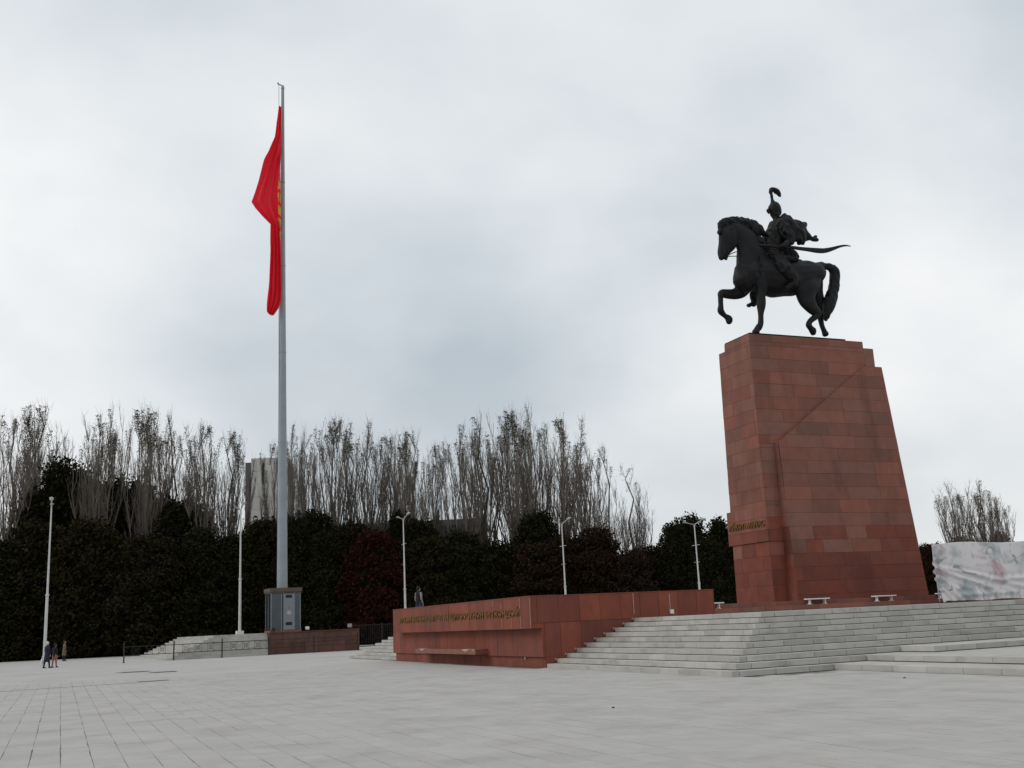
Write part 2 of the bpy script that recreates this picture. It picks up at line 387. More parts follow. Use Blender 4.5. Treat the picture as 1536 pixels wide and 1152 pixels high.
# front (faces -u): X runs along -v so that X,Y,N is right handed
cladw(Vector((-.42,28.2,0)), -VX, ZX, NU, [(0,1.34),(16.93,1.34),(16.93,2.42),(0,2.42)], [1.34,2.42], (.74,.98), th=.05, gap=.012)
cladw(Vector((-.03,29.6,0)), -VX, ZX, NU, [(0,.37),(18.33,.37),(18.33,1.34),(0,1.34)], [.37,1.34], (.74,.98), th=.05, gap=.012)
cladw(Vector((.05,29.4,0)), -VX, ZX, NU, [(0,0),(18.13,0),(18.13,.37),(0,.37)], [0,.37], (.74,.98), th=.05, gap=.012)
# return (faces -v)
cladw(Vector((-.42,11.32,0)), UX, ZX, NV, [(0,1.52),(7.38,1.52),(7.38,2.42),(0,2.42)], [1.52,2.42], (.78,.84), th=.05, gap=.012)
cladw(Vector((-.42,11.32,0)), UX, ZX, NV, [(0,1.34),(.5,1.34),(.5,1.52),(0,1.52)], [1.34,1.52], (.78,.84), th=.05, gap=.012)
cladw(Vector((.02,11.32,0)), UX, ZX, NV, [(0,.0),(4.6,.0),(4.6,1.52),(0,1.52)], [0,1.52], (.78,.84), th=.085, gap=.012)
cladw(Vector((-.08,11.32,0)), UX, ZX, NV, [(0,.37),(.1,.37),(.1,1.34),(0,1.34)], [.37,1.34], (.78,.84), th=.05, gap=.004)
MB().box(6.9,6.96,11.27,12.05,1.5,2.42).build('wall_panel', redw_m, wall)
# coping
v = 11.27
while v < 28.1:
    e_ = min(v+rw.uniform(1.0,1.3),28.2); MB().box(-.475,.58,v+.005,e_-.005,2.42,2.462).build('coping_stone', redw_m, wall); v = e_
u = .585
while u < 6.9:
    e_ = min(u+rw.uniform(1.0,1.3),6.97); MB().box(u+.005,e_-.005,11.265,12.05,2.42,2.455).build('coping_stone', redw_m, wall); u = e_
pale_m = mat('pale_limescale', (.42,.33,.30), .9, nscale=6, namt=.3)
for v_, z0, z1 in [(11.30,1.36,2.38),(12.2,1.36,1.8),(12.22,2.05,2.42),(13.05,1.4,1.8),(13.95,1.4,1.75),(14.8,2.2,2.42),(27.4,2.25,2.42),(14.0,2.1,2.3)]:
    MB().box(-.478,-.470,v_,v_+.02,z0,z1).build('mortar_streak', pale_m, wall)
for u_, z0, z1 in [(3.55,1.7,2.42),(5.05,1.75,2.35)]:
    MB().box(u_,u_+.022,11.262,11.268,z0,z1).build('mortar_streak', pale_m, wall)
# cantilevered stone shelf, chipped along its upper edge
sh = MB().box(-.62,-.07,16.48,24.2,.44,.63).build('stone_shelf', mat('shelf_granite',(.22,.09,.06),.55,nscale=2,namt=.15), wall)
for v_, l_ in [(17.2,.9),(22.9,.8),(16.6,.2)]:
    mb = MB(); n = 7
    mb.v = [(-.626,v_,.632),(-.626,v_+l_,.632),(-.626,v_+l_*.6,.56),(-.626,v_+l_*.35,.545),(-.30,v_,.6345),(-.30,v_+l_,.6345)]; mb.f = [(0,1,2,3),(0,4,5,1)]
    mb.build('chipped_edge', pale_m, sh)
# lettering
def lettering(parent, text, size, width, origin, rz, name='lettering', depth=.03):
    c = bpy.data.curves.new('t', 'FONT'); c.body = text; c.size = size; c.extrude = depth/2; c.offset = .004
    o = bpy.data.objects.new('t', c); COL.objects.link(o)
    dg = bpy.context.evaluated_depsgraph_get(); me = bpy.data.meshes.new_from_object(o.evaluated_get(dg)); bpy.data.objects.remove(o)
    xs = [v.co.x for v in me.vertices]; k = width/(max(xs)-min(xs)); x0 = min(xs)
    ax_, ay_ = rz     # text x axis in parent space, normal
    for v in me.vertices:
        x, y, z = (v.co.x-x0)*k, v.co.y, v.co.z; v.co = Vector(origin) + ax_*x + ZX*y + ay_*z
    me.materials.clear(); me.materials.append(gold_m)
    return link(name, me, parent)
lettering(wall, 'АЛТЫН МЕНЕН КҮМҮШТҮН ШИРӨӨСҮНӨН БҮТКӨНДӨЙ', .35, 14.75, (-.49,27.05,1.79), (-VX, NU))
# stair lights on the wall
for i in range(9):
    mb = MB(); u_ = (i+1)*T+.0; mb.rod((u_-.02,11.24,(i+1)*H+.13),(u_-.02,11.215,(i+1)*H+.13),.042,.036,12)
    mb.build('step_light', mat('dull_lens',(.34,.26,.22),.4), wall)
mb = MB().box(5.03,5.17,11.2,11.275,1.63,1.78); mb.build('socket_box', white_m, wall)
MB().box(.0-.07,-.02,12.9,12.97,.27,.36).build('socket_box', mat('dull_lens',(.34,.26,.22),.4), wall)

# ================================================================== TERRACE COURSES UNDER THE PEDESTAL
ter = thing('red_plinth', 'low two-course red granite plinth under the pedestal', 'plinth', W(0,0,Z10))
mb = MB(); mb.box(.9,30,15.02,29.2,0,.19); mb.box(.9,30,15.46,29.2,.19,.37); mb.build('plinth_core', redcore_m, ter)
rt = random.Random(31)
for v0, z0, z1, wd in [(15.02,0,.20,(1.1,1.5)),(15.46,.20,.385,(1.1,1.5))]:
    u = .9
    while u < 29:
        w_ = rt.uniform(*wd); MB().box(u+.005,u+w_-.005,v0-.05,v0+.42,z0+.003,z1).build('plinth_stone', red_m, ter); u += w_
MB().box(.9,30,15.9,29.2,.37,.382).build('plinth_top', red_m, ter)

# ================================================================== PEDESTAL
ZB = 1.93
ped = thing('granite_pedestal', 'tall tapering red granite pedestal carrying the horseman', 'pedestal', W(0,0,0))
mb = MB()
C = .05; V1, V2b, V2t = 19.94+C, 23.15, 22.7
def prism(mb, lo, hi, z0, z1):      # lo,hi: 4 (u,v) corners
    mb.quadbox([(u,v,z0) for u,v in lo] + [(u,v,z1) for u,v in hi])
U0 = 15.94+C
prism(mb, [(U0,V1),(25.25,V1),(25.25,V2b),(U0,V2b)], [(U0,V1),(24.1,V1),(24.1,V2t),(U0,V2t)], ZB, 13.86)
prism(mb, [(U0,V1),(23.7,V1),(23.7,V2t),(U0,V2t)], [(U0,V1),(23.7,V1),(23.7,V2t-.02),(U0,V2t-.02)], 13.86, 14.83)
prism(mb, [(U0,V1),(23.06,V1),(23.06,22.15),(U0,22.15)], [(U0,V1),(23.05,V1),(23.05,22.12),(U0,22.12)], 14.83, 15.19)
# battered buttress B: its front leans from v=19.19 to v=19.94
def vB(z): return 19.19 + (z-ZB)/(13.95-ZB)*.72
BL0, BL1 = (16.76,ZB), (16.88,9.62); BR0, BR1 = (24.7,ZB), (24.15,13.86); BT = (22.95,13.86)
poly = [BL0, BR0, BR1, BT, BL1]
n = len(poly); k = len(mb.v)
mb.v += [(u+(.04 if i in (0,4) else 0),vB(z)+C,z) for i,(u,z) in enumerate(poly)] + [(u,20.4,z) for u,z in poly]
mb.f += [tuple(k+i for i in range(n)), tuple(k+n+i for i in reversed(range(n)))] + [(k+(i+1)%n,k+i,k+n+i,k+n+(i+1)%n) for i in range(n)]
mb.build('pedestal_core', red_m, ped)
rp = random.Random(9)
rows = [ZB] + [ZB+.30+.652*i for i in range(21)]
rows = [r for r in rows if r < 15.15] + [15.23]
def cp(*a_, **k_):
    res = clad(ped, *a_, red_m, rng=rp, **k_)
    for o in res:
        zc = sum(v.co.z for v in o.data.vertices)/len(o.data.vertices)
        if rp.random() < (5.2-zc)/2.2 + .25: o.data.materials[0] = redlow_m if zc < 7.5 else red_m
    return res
OF = Vector((0,V1,0))
W1 = (1.0,2.3)
low_rows = [ZB,2.75,3.45,4.15,4.84]
def rr(lo, hi): return [lo]+[r for r in rows if lo+.12 < r < hi-.12]+[hi]
# front of the slim column: lower strip, then the part above the sloping shoulder
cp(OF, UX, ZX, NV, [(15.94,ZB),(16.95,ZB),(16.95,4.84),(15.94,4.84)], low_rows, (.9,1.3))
cp(OF, UX, ZX, NV, [(15.94,6.54),(16.95,6.54),(16.95,9.62),(15.94,9.62)], rr(6.54,9.62), (.9,1.5))
cp(OF, UX, ZX, NV, [(15.94,9.62),(16.95,9.62),(23.1,13.95),(23.1,14.83),(15.94,14.83)], rr(9.62,14.83), W1)
cp(OF, UX, ZX, NV, [(15.94,14.83),(23.1,14.83),(23.1,15.2),(15.94,15.2)], [14.83,15.2], W1)
cp(OF, UX, ZX, NV, [(23.1,13.87),(23.75,13.87),(23.75,14.85),(23.1,14.85)], [13.87,14.85], W1)
# left face
OL = Vector((U0,0,0))
def XL(v): return -v
cp(OL, -VX, ZX, NU, [(-22.96,6.54),(-19.94,6.54),(-19.94,14.83),(-22.70,14.83)], rr(6.54,14.83), (.9,1.9))
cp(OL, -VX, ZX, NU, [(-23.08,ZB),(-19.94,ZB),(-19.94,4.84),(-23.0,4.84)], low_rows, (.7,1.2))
cp(OL, -VX, ZX, NU, [(-22.15,14.83),(-19.94,14.83),(-19.94,15.2),(-22.12,15.2)], [14.83,15.2], W1)
# projecting band
cp(OL, -VX, ZX, NU, [(-23.24,4.84),(-19.86,4.84),(-19.86,6.54),(-23.2,6.54)], [4.84,5.4,6.0,6.54], (.8,1.6), th=.12)
cp(OF, UX, ZX, NV, [(15.87,4.84),(16.93,4.84),(16.93,6.54),(15.87,6.54)], [4.84,5.4,6.0,6.54], (1.2,1.6), th=.12)
MB().box(15.93,16.9,19.93,23.15,4.86,6.52).build('band_core', redcore_m, ped)
# buttress front (leaning plane)
yb = Vector((0, .72/(13.95-ZB), 1)); NB = Vector((0,-1,.72/(13.95-ZB))).normalized()
OB = Vector((0, 19.19+C - ZB*.72/(13.95-ZB), 0))
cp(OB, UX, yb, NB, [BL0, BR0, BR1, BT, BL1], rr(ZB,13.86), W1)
# buttress flank (faces -u)
OBf = Vector((16.82,0,0))
cp(OBf, -VX, ZX, NU, [(-19.92,ZB),(-vB(ZB)-.0,ZB),(-vB(9.6),9.6),(-19.92,9.6)], rr(ZB,9.6), (1.5,1.6), th=.03)
lettering(ped, 'АЙКӨЛ МАНАС', .40, 3.05, (15.835,23.05,5.58), (-VX, NU), depth=.05)
MB().box(16.3,22.35,20.35,22.6,15.2,15.40).build('statue_deck', bronze_m, ped)
MB().box(16.02,22.9,20.0,22.1,15.19,15.215).build('top_slab', red_m, ped)

# ================================================================== EQUESTRIAN STATUE
ST = {"horse":[[[0.975,0,3.585,0.312,0.35],[1.227,0,3.564,0.586,0.6],[1.942,0,3.583,0.875,0.78],[2.702,0,3.521,1.062,0.85],[3.677,0,3.56,1.055,0.9],[4.579,0,3.694,0.875,0.86],[5.398,0,3.874,0.742,0.82],[6.066,0,3.991,0.43,0.6],[6.349,0,4.067,0.172,0.3]],[[2.169,0,3.896,0.922,0.62],[1.86,0,4.543,0.875,0.5],[1.599,0,5.196,0.766,0.4],[1.275,0,5.715,0.656,0.34],[0.833,0,6.01,0.453,0.28],[0.504,0,6.035,0.312,0.2]],[[0.72,0,6.108,0.281,0.2],[0.48,0,5.805,0.531,0.3],[0.325,0,5.41,0.516,0.28],[0.081,0,4.966,0.359,0.22],[-0.1,0,4.573,0.242,0.2],[-0.19,0,4.34,0.156,0.15]],[[0.635,0,5.314,0.281,0.26],[0.385,0,4.911,0.203,0.16],[0.212,0,4.519,0.102,0.12],[0.093,0,4.282,0.078,0.1]],[[1.112,0,3.805,0.469,0.5],[0.999,0,3.212,0.469,0.55],[1.286,0,2.82,0.312,0.4]],[[1.635,0.4,3.477,0.547,0.35],[1.247,0.42,2.865,0.406,0.3],[0.791,0.42,2.58,0.297,0.22],[0.269,0.42,2.523,0.219,0.18],[-0.096,0.42,2.512,0.203,0.19],[-0.197,0.42,2.257,0.148,0.14],[-0.221,0.42,1.844,0.133,0.12],[-0.233,0.42,1.556,0.172,0.15],[-0.016,0.42,1.325,0.148,0.14],[0.191,0.42,1.176,0.211,0.19],[0.209,0.42,0.988,0.188,0.18]],[[1.806,-0.42,3.31,0.516,0.35],[1.859,-0.45,2.725,0.328,0.28],[1.763,-0.45,2.14,0.242,0.22],[1.682,-0.45,1.6,0.195,0.2],[1.596,-0.45,1.186,0.133,0.14],[1.525,-0.45,0.733,0.125,0.14],[1.41,-0.45,0.547,0.172,0.17],[1.28,-0.45,0.393,0.172,0.18],[1.191,-0.45,0.258,0.234,0.24]],[[5.093,-0.35,3.607,0.742,0.4],[4.747,-0.42,2.878,0.688,0.36],[4.725,-0.45,2.278,0.516,0.3],[4.982,-0.45,1.836,0.352,0.24],[5.322,-0.45,1.566,0.234,0.2],[5.114,-0.45,1.343,0.156,0.15],[4.812,-0.45,1.131,0.141,0.14],[4.644,-0.45,0.895,0.164,0.16],[4.737,-0.45,0.71,0.156,0.16],[4.846,-0.45,0.568,0.188,0.2],[4.865,-0.45,0.42,0.156,0.17]],[[5.933,0.3,3.887,0.625,0.36],[6.065,0.4,3.152,0.391,0.3],[6.206,0.42,2.566,0.266,0.24],[6.345,0.42,2.018,0.234,0.2],[6.197,0.42,1.665,0.188,0.16],[6.231,0.42,1.241,0.148,0.14],[6.337,0.42,0.907,0.164,0.16],[6.41,0.42,0.7,0.188,0.22]],[[1.609,0,5.196,0.594,0.36],[1.542,0,4.767,0.641,0.4],[1.465,0,4.255,0.672,0.46],[1.361,0,3.659,0.656,0.52],[1.285,0,3.153,0.594,0.55]],[[0.339,0.12,6.216,0.078,0.06],[0.311,0.14,6.458,0.07,0.05],[0.306,0.15,6.614,0.023,0.02]],[[0.302,-0.12,6.122,0.078,0.06],[0.277,-0.14,6.366,0.07,0.05],[0.267,-0.15,6.513,0.023,0.02]],[[6.364,0,4.475,0.172,0.16],[6.122,0,4.411,0.234,0.25],[5.742,0,4.205,0.391,0.4]]],"mane_":[],"mane":[[[-0.182,-0.02,5.705,0.078,0.08],[-0.083,-0.02,6.12,0.156,0.12],[0.241,-0.02,6.339,0.203,0.16],[0.694,0,6.479,0.203,0.18],[1.122,0,6.491,0.25,0.2],[1.593,0,6.429,0.281,0.2],[2.065,0,6.35,0.281,0.2],[2.432,0,6.173,0.25,0.18],[2.748,0,5.973,0.141,0.12],[2.95,0,5.873,0.047,0.05]],[[2.065,0,6.35,0.312,0.2],[2.221,0,6.023,0.359,0.2],[2.343,0,5.821,0.109,0.1]],[[0.591,0,6.409,0.125,0.1],[0.829,0,6.596,0.094,0.07],[1.027,0,6.668,0.031,0.03]],[[1.119,0,6.465,0.141,0.1],[1.35,0,6.651,0.094,0.07],[1.548,0,6.715,0.031,0.03]],[[0.101,0,6.231,0.109,0.1],[0.279,0,6.402,0.07,0.06],[0.439,0,6.487,0.031,0.03]],[[1.589,0,6.386,0.141,0.1],[1.896,0,6.555,0.078,0.06],[2.093,0,6.593,0.031,0.03]],[[2.065,0,6.35,0.125,0.1],[2.364,0,6.424,0.078,0.06],[2.549,0,6.348,0.031,0.03]],[[-0.146,-0.1,5.831,0.109,0.1],[-0.286,-0.14,5.634,0.07,0.06],[-0.283,-0.14,5.484,0.031,0.03]],[[2.432,0,6.173,0.172,0.14],[2.709,0,6.055,0.125,0.1],[2.905,0,5.903,0.07,0.06],[2.976,0,5.842,0.031,0.03]],[[2.194,-0.1,5.557,0.188,0.2],[2.403,-0.1,5.28,0.234,0.2],[2.65,-0.1,4.921,0.109,0.1]]],"tail":[[[6.234,0,4.49,0.109,0.12],[6.486,0,4.477,0.156,0.16],[6.835,0,4.421,0.211,0.2],[7.126,0,4.237,0.266,0.24],[7.107,0,3.801,0.266,0.26],[6.973,0,3.271,0.281,0.28],[6.737,0,2.736,0.328,0.3],[6.514,0,2.291,0.344,0.3],[6.333,0,1.852,0.266,0.24],[6.231,0,1.547,0.156,0.14],[6.169,0,1.382,0.078,0.06]]],"rider":[[[3.275,0,4.672,0.484,0.5],[3.288,0,5.186,0.406,0.42],[3.37,0,5.709,0.391,0.4],[3.452,0,6.148,0.422,0.45],[3.609,0,6.553,0.391,0.5],[3.658,0,6.792,0.281,0.36],[3.557,0,6.938,0.172,0.16],[3.518,0,7.108,0.156,0.15]],[[3.446,0,6.996,0.109,0.1],[3.489,0,7.191,0.234,0.2],[3.52,0,7.456,0.281,0.24],[3.567,0,7.68,0.234,0.2]],[[3.164,0,7.434,0.031,0.03],[3.09,0,7.304,0.047,0.05],[3.159,0,7.225,0.047,0.06]],[[3.521,-0.5,6.486,0.312,0.26],[3.708,-0.72,5.909,0.266,0.22],[3.828,-0.8,5.466,0.219,0.2],[3.516,-0.82,5.191,0.172,0.16],[3.215,-0.84,4.986,0.156,0.14],[3.076,-0.84,4.955,0.141,0.12]],[[3.839,0.5,6.764,0.297,0.25],[3.462,0.62,6.202,0.203,0.2],[2.888,0.45,5.694,0.172,0.16],[2.372,0.25,5.392,0.141,0.12],[2.133,0.2,5.3,0.109,0.1]],[[3.151,-0.35,4.541,0.438,0.35],[2.993,-0.8,3.954,0.406,0.3],[3.309,-0.95,3.514,0.328,0.24],[3.564,-0.98,3.192,0.25,0.2],[3.552,-0.98,2.942,0.188,0.17],[3.342,-0.98,2.8,0.156,0.15],[3.015,-0.98,2.633,0.094,0.1]],[[3.306,0.4,4.555,0.406,0.3],[2.857,0.8,4.135,0.344,0.28],[2.516,0.95,3.471,0.281,0.22],[2.34,0.95,2.777,0.211,0.18],[2.326,0.95,2.396,0.156,0.15],[2.183,0.95,2.242,0.125,0.13],[1.906,0.95,2.171,0.062,0.08]]],"helmet":[[[3.585,0,7.011,0.109,0.24],[3.657,0.0,7.279,0.281,0.26],[3.569,0,7.531,0.352,0.3],[3.534,0,7.737,0.266,0.25],[3.491,0,7.872,0.117,0.12],[3.472,0,8.045,0.07,0.07],[3.446,0,8.322,0.07,0.07],[3.429,0,8.514,0.094,0.1]],[[3.399,0,8.422,0.07,0.08],[3.48,0,8.608,0.102,0.12],[3.659,0,8.611,0.117,0.14],[3.837,0,8.526,0.148,0.15],[3.953,0,8.417,0.109,0.12],[4.016,0,8.283,0.062,0.07]]],"cloak":[[[3.938,-0.1,6.941,0.172,0.3],[3.997,-0.35,6.661,0.344,0.35],[4.224,-0.5,6.215,0.516,0.32],[4.575,-0.5,5.862,0.484,0.26],[4.737,-0.45,5.595,0.266,0.2],[4.595,-0.4,5.427,0.094,0.1]],[[3.569,-0.45,6.338,0.312,0.2],[3.704,-0.55,5.886,0.359,0.2],[3.869,-0.6,5.542,0.266,0.16]],[[3.84,0.0,6.1,0.352,0.3],[3.937,0.0,5.678,0.328,0.3],[3.894,0,5.329,0.312,0.3]],[[4.709,0.3,6.911,0.203,0.3],[5.202,0.3,6.831,0.234,0.3],[5.591,0.3,6.871,0.188,0.25],[5.712,0.3,7.016,0.062,0.1]],[[5.359,0.2,6.678,0.281,0.25],[5.527,0.1,6.219,0.266,0.22],[5.819,0.05,6.037,0.156,0.15],[6.097,0.0,5.977,0.094,0.1],[6.257,0,5.957,0.031,0.04]],[[5.991,0.0,6.098,0.078,0.1],[6.161,0,6.158,0.039,0.05]],[[3.941,0.1,5.111,0.391,0.45],[4.298,0.1,4.8,0.406,0.5],[4.515,0.05,4.458,0.312,0.45],[4.805,0,4.536,0.109,0.3]],[[3.581,-0.5,4.19,0.312,0.2],[3.77,-0.6,3.963,0.172,0.15]]],"saddle":[[[2.882,0,4.636,0.109,0.45],[3.009,0,4.478,0.266,0.75],[3.491,0,4.436,0.312,0.8],[4.081,0,4.446,0.281,0.8],[4.335,0,4.511,0.156,0.6]],[[2.874,0,4.976,0.094,0.25],[2.894,0,4.74,0.172,0.35],[2.916,0,4.512,0.195,0.4]]],"sabre":[[[1.67,-0.85,4.918,0.055,0.05],[2.261,-0.85,4.941,0.062,0.055],[3.029,-0.85,4.947,0.07,0.06],[3.665,-0.85,5.008,0.07,0.05],[3.762,-0.85,5.0,0.086,0.05],[4.199,-0.85,4.982,0.094,0.04],[4.788,-0.85,4.978,0.109,0.035],[5.382,-0.85,4.975,0.141,0.03],[5.886,-0.85,5.013,0.133,0.03],[6.408,-0.85,5.157,0.102,0.025],[6.94,-0.85,5.346,0.062,0.02],[7.362,-0.85,5.447,0.043,0.015],[7.72,-0.85,5.446,0.016,0.01]]],"reins":[[[0.03,-0.2,4.408,0.023,0.025],[0.474,-0.24,4.618,0.023,0.025],[1.214,-0.1,4.913,0.023,0.025],[2.006,0.1,5.219,0.023,0.025]],[[0.467,0.25,4.569,0.023,0.025],[0.725,0.25,4.601,0.023,0.025],[1.053,0.2,4.614,0.023,0.025]]]}
st = thing('equestrian_statue', 'dark bronze warrior with plumed helmet riding a prancing horse on the pedestal', 'statue', W(16,21.5,15.4))
def smooth_path(t, sub=4):
    out_ = []
    for i in range(len(t)-1):
        p = [np.array(t[max(0,min(len(t)-1,i+q))], float) for q in (-1,0,1,2)]
        for s in range(sub):
            x = s/sub; v = .5*((2*p[1])+(-p[0]+p[2])*x+(2*p[0]-5*p[1]+4*p[2]-p[3])*x*x+(-p[0]+3*p[1]-3*p[2]+p[3])*x**3)
            v[3:] = np.maximum(v[3:], .008); out_.append(v.tolist())
    out_.append(list(t[-1])); return out_
def fat(t, k):
    return [(x,y,z,a*k+.012,b*k+.012) for x,y,z,a,b in t]
def spart(name, key, voxel=.04, parent=None, sm=3, label=None):
    mb = MB()
    for t in ST[key]: mb.loft(smooth_path(fat(t, {'helmet':1.0,'sabre':1.0,'rider':1.0,'cloak':1.0,'mane':1.1,'horse':1.0}.get(key,1.0))), 16)
    me = remesh(mb, voxel, sm, name, bronze_m)
    amp, fr, rid = {'horse':(.045,1.5,0),'cloak':(.06,2.4,1),'mane':(.05,3.5,1),'tail':(.035,2.6,1),'rider':(.05,3.4,1),'helmet':(.012,6,1),'saddle':(.03,4,1)}.get(key,(0,1,0))
    if amp:
        ns = [v.normal.copy() for v in me.vertices]
        for v, n_ in zip(me.vertices, ns):
            c = v.co*fr
            if rid: c = Vector((c.x*1.2+c.z*.5, c.y, c.z*.55-c.x*.3))
            q = noise.noise(c); q = (1-abs(q)*3.2) if rid else q*1.6
            v.co += n_*amp*(q-.35 if rid else q)
    return link(name, me, parent or st)
horse = spart('horse', 'horse', .04, sm=2)
spart('mane', 'mane', .035, horse, 1); spart('tail', 'tail', .04, horse, 2)
rider = spart('rider', 'rider', .03, sm=1)
spart('plumed_helmet', 'helmet', .022, rider, 1); spart('cloak', 'cloak', .04, rider, 1)
spart('saddle', 'saddle', .05)
spart('sabre', 'sabre', .014, rider, 1)
mb = MB()
for t in ST['reins']: mb.loft(t, 8)
mb.build('reins', bronze_m, st, True)
# eyes and harness on the horse, belt and fingers on the rider
def P3(t, i): return Vector(ST[t[0]][t[1]][i][:3])
mb = MB(); c_ = P3(('horse',2),1)
for s in (-1,1): mb.loft([(c_.x-.06,s*.27,c_.z+.12,.03,.02),(c_.x-.02,s*.28,c_.z+.12,.05,.04),(c_.x+.04,s*.27,c_.z+.12,.03,.02)], 8)
mb.build('eye', bronze_m, horse, True)
mb = MB(); c_ = P3(('horse',0),2)
for k in range(14):
    a1, a2 = [2*math.pi*q/14 for q in (k,k+1)]
    f = lambda a_: (c_.x-.25+.35*math.sin(a_)*.6, math.cos(a_)*.84, c_.z+.15+math.sin(a_)*.93)
    mb.rod(f(a1), f(a2), .045, .045, 5)
mb.build('breast_strap', bronze_m, st, True)
mb = MB(); hp_ = P3(('rider',3),5)
for k in range(4):
    y = hp_.y-.12; x = hp_.x+.14-.07*k
    mb.rod((x,y,hp_.z+.06),(x-.01,y-.05,hp_.z),.032,.03,6); mb.rod((x-.01,y-.05,hp_.z),(x,y+.0,hp_.z-.07),.03,.024,6)
mb.rod((hp_.x+.14,hp_.y,hp_.z+.05),(hp_.x+.02,hp_.y+.1,hp_.z+.07),.035,.026,6)
mb.build('hand', bronze_m, rider, True)

# ================================================================== BENCHES ON THE TERRACE
bench0 = None
for k, u_ in enumerate((8.75, 14.15, 17.80, 21.45)):
    lab = ['white bench half hidden behind the right end of the red wall','white bench in front of the pedestal, left of the two whole ones','white bench in front of the pedestal towards its right side','white bench at the right foot of the pedestal, beside the hanging cloth'][k]
    if k == 0:
        bench0 = thing('bench', lab, 'bench', W(u_,15.03,Z10+.203), A0, 'white benches along the plinth'); cur = bench0
        for j in range(3): MB().box(0,1.12,j*.12,j*.12+.105,.205,.25).build('seat_slat', white_m, bench0)
        for x_ in (.16,.96): MB().box(x_-.025,x_+.025,.12,.25,0.02,.205).box(x_-.06,x_+.06,.08,.31,0,.02).build('leg', white_m, bench0)
    else:
        cur = bench0.copy(); COL.objects.link(cur); cur.location = W(u_,15.03,Z10+.203); cur['label'] = lab
        for ch in [c for c in bench0.children]:
            q = ch.copy(); COL.objects.link(q); q.parent = cur

# ================================================================== HANGING CLOTH (right)
ban = thing('banner_screen', 'large crumpled whitish printed cloth stretched on a frame at the right edge', 'banner', W(19.45,12.94,Z10))
bm_ = bpy.data.materials.new('printed_cloth'); bm_.use_nodes = True; t = bm_.node_tree; L = t.links.new; b = t.nodes['Principled BSDF']; b.inputs['Roughness'].default_value = .7
tcn = t.nodes.new('ShaderNodeTexCoord')
def blotch(scale, lo, hi, loc):
    mpn = t.nodes.new('ShaderNodeMapping'); mpn.inputs['Location'].default_value = loc; L(tcn.outputs['Object'], mpn.inputs[0])
    nn = t.nodes.new('ShaderNodeTexNoise'); nn.inputs['Scale'].default_value = scale; nn.inputs['Detail'].default_value = 3; nn.inputs['Distortion'].default_value = 1.2; L(mpn.outputs[0], nn.inputs[0])
    mr = t.nodes.new('ShaderNodeMapRange'); mr.inputs['From Min'].default_value = lo; mr.inputs['From Max'].default_value = hi; L(nn.outputs[0], mr.inputs[0]); return mr.outputs[0]
cur = None
base = t.nodes.new('ShaderNodeRGB'); base.outputs[0].default_value = (.74,.70,.70,1); cur = base.outputs[0]
for sc_, lo, hi, loc, col in [(.9,.48,.66,(4,1,2),(.38,.42,.44)),(.7,.54,.68,(9,3,5),(.50,.33,.36)),(1.6,.58,.70,(2,7,1),(.30,.33,.36)),(2.2,.56,.7,(5,5,8),(.66,.64,.63))]:
    n = t.nodes.new('ShaderNodeMix'); n.data_type = 'RGBA'; L(blotch(sc_,lo,hi,loc), n.inputs[0]); L(cur, n.inputs[6]); n.inputs[7].default_value = (*col,1); cur = n.outputs[2]
L(cur, b.inputs['Base Color'])
mb = MB(); NX, NZ = 160, 70; Wd, Hd = 9.0, 2.5
def fold(x, z):
    y = .05*math.sin(x*1.7+z*.8) + .03*noise.noise(Vector((x*1.3,z*1.5,0)))
    # creases radiating from the lower left corner region up to the left edge
    for (x0,z0,x1,z1,am,wd) in [(0,1.45,3.2,.45,.10,.10),(.05,1.55,5,.55,.07,.09),(0,1.2,1.1,.15,.12,.09),(.1,1.1,1.7,.1,.08,.08),(3,.9,8,1.0,.06,.12),(1.2,.3,4.5,.35,.05,.1),(0,.9,.7,.05,.08,.07)]:
        dx_, dz_ = x1-x0, z1-z0; l2 = dx_*dx_+dz_*dz_; tt = max(0,min(1,((x-x0)*dx_+(z-z0)*dz_)/l2)); dd = math.hypot(x-x0-tt*dx_, z-z0-tt*dz_)
        y -= am*math.exp(-(dd/wd)**2)*(1-.6*tt) - am*.7*math.exp(-((dd-.16)/wd)**2)*(1-.6*tt)
    return y
for j in range(NZ+1):
    for i in range(NX+1):
        x = Wd*i/NX; s_ = j/NZ
        top = Hd + .04*x - .02*x*x*.1 + .07*math.sin(x*.9+.5) - .05; bot = .02+.05*abs(math.sin(x*1.3))
        z = bot + (top-bot)*s_
        xl = x - (.10*math.sin(s_*math.pi)+.14*(s_)) * math.exp(-x*1.2) + (.08*(1-s_))*math.exp(-x*1.5)
        mb.v.append((xl, fold(x, z)-.05, z))
for j in range(NZ):
    for i in range(NX): a_ = j*(NX+1)+i; mb.f.append((a_,a_+1,a_+NX+2,a_+NX+1))
cl = mb.build('cloth', bm_, ban, True); sm = cl.modifiers.new('thick','SOLIDIFY'); sm.thickness = .012
for x_ in (.12,3.0,6.0,8.9): MB().rod((x_,.22,0),(x_,.22,2.42+.03*x_),.03).build('frame_post', lamp_m, ban, True)
MB().rod((.1,.2,2.40),(8.9,.2,2.66),.022).build('frame_rail', lamp_m, ban, True)
for x_ in (-.02,.35,.75,1.1): MB().rod((x_,-.03,2.37),(x_+.02,.2,2.41),.012).build('tie_cord', mat('purple_cord',(.12,.05,.10),.8), ban)
mb = MB(); mb.loft([(.0,.1,.04,.04,.1),(.25,.1,.06,.06,.14),(.6,.12,.05,.05,.14),(.9,.1,.03,.03,.08)],8); mb.build('gathered_hem', mat('maroon_cloth',(.12,.03,.05),.85), ban, True)

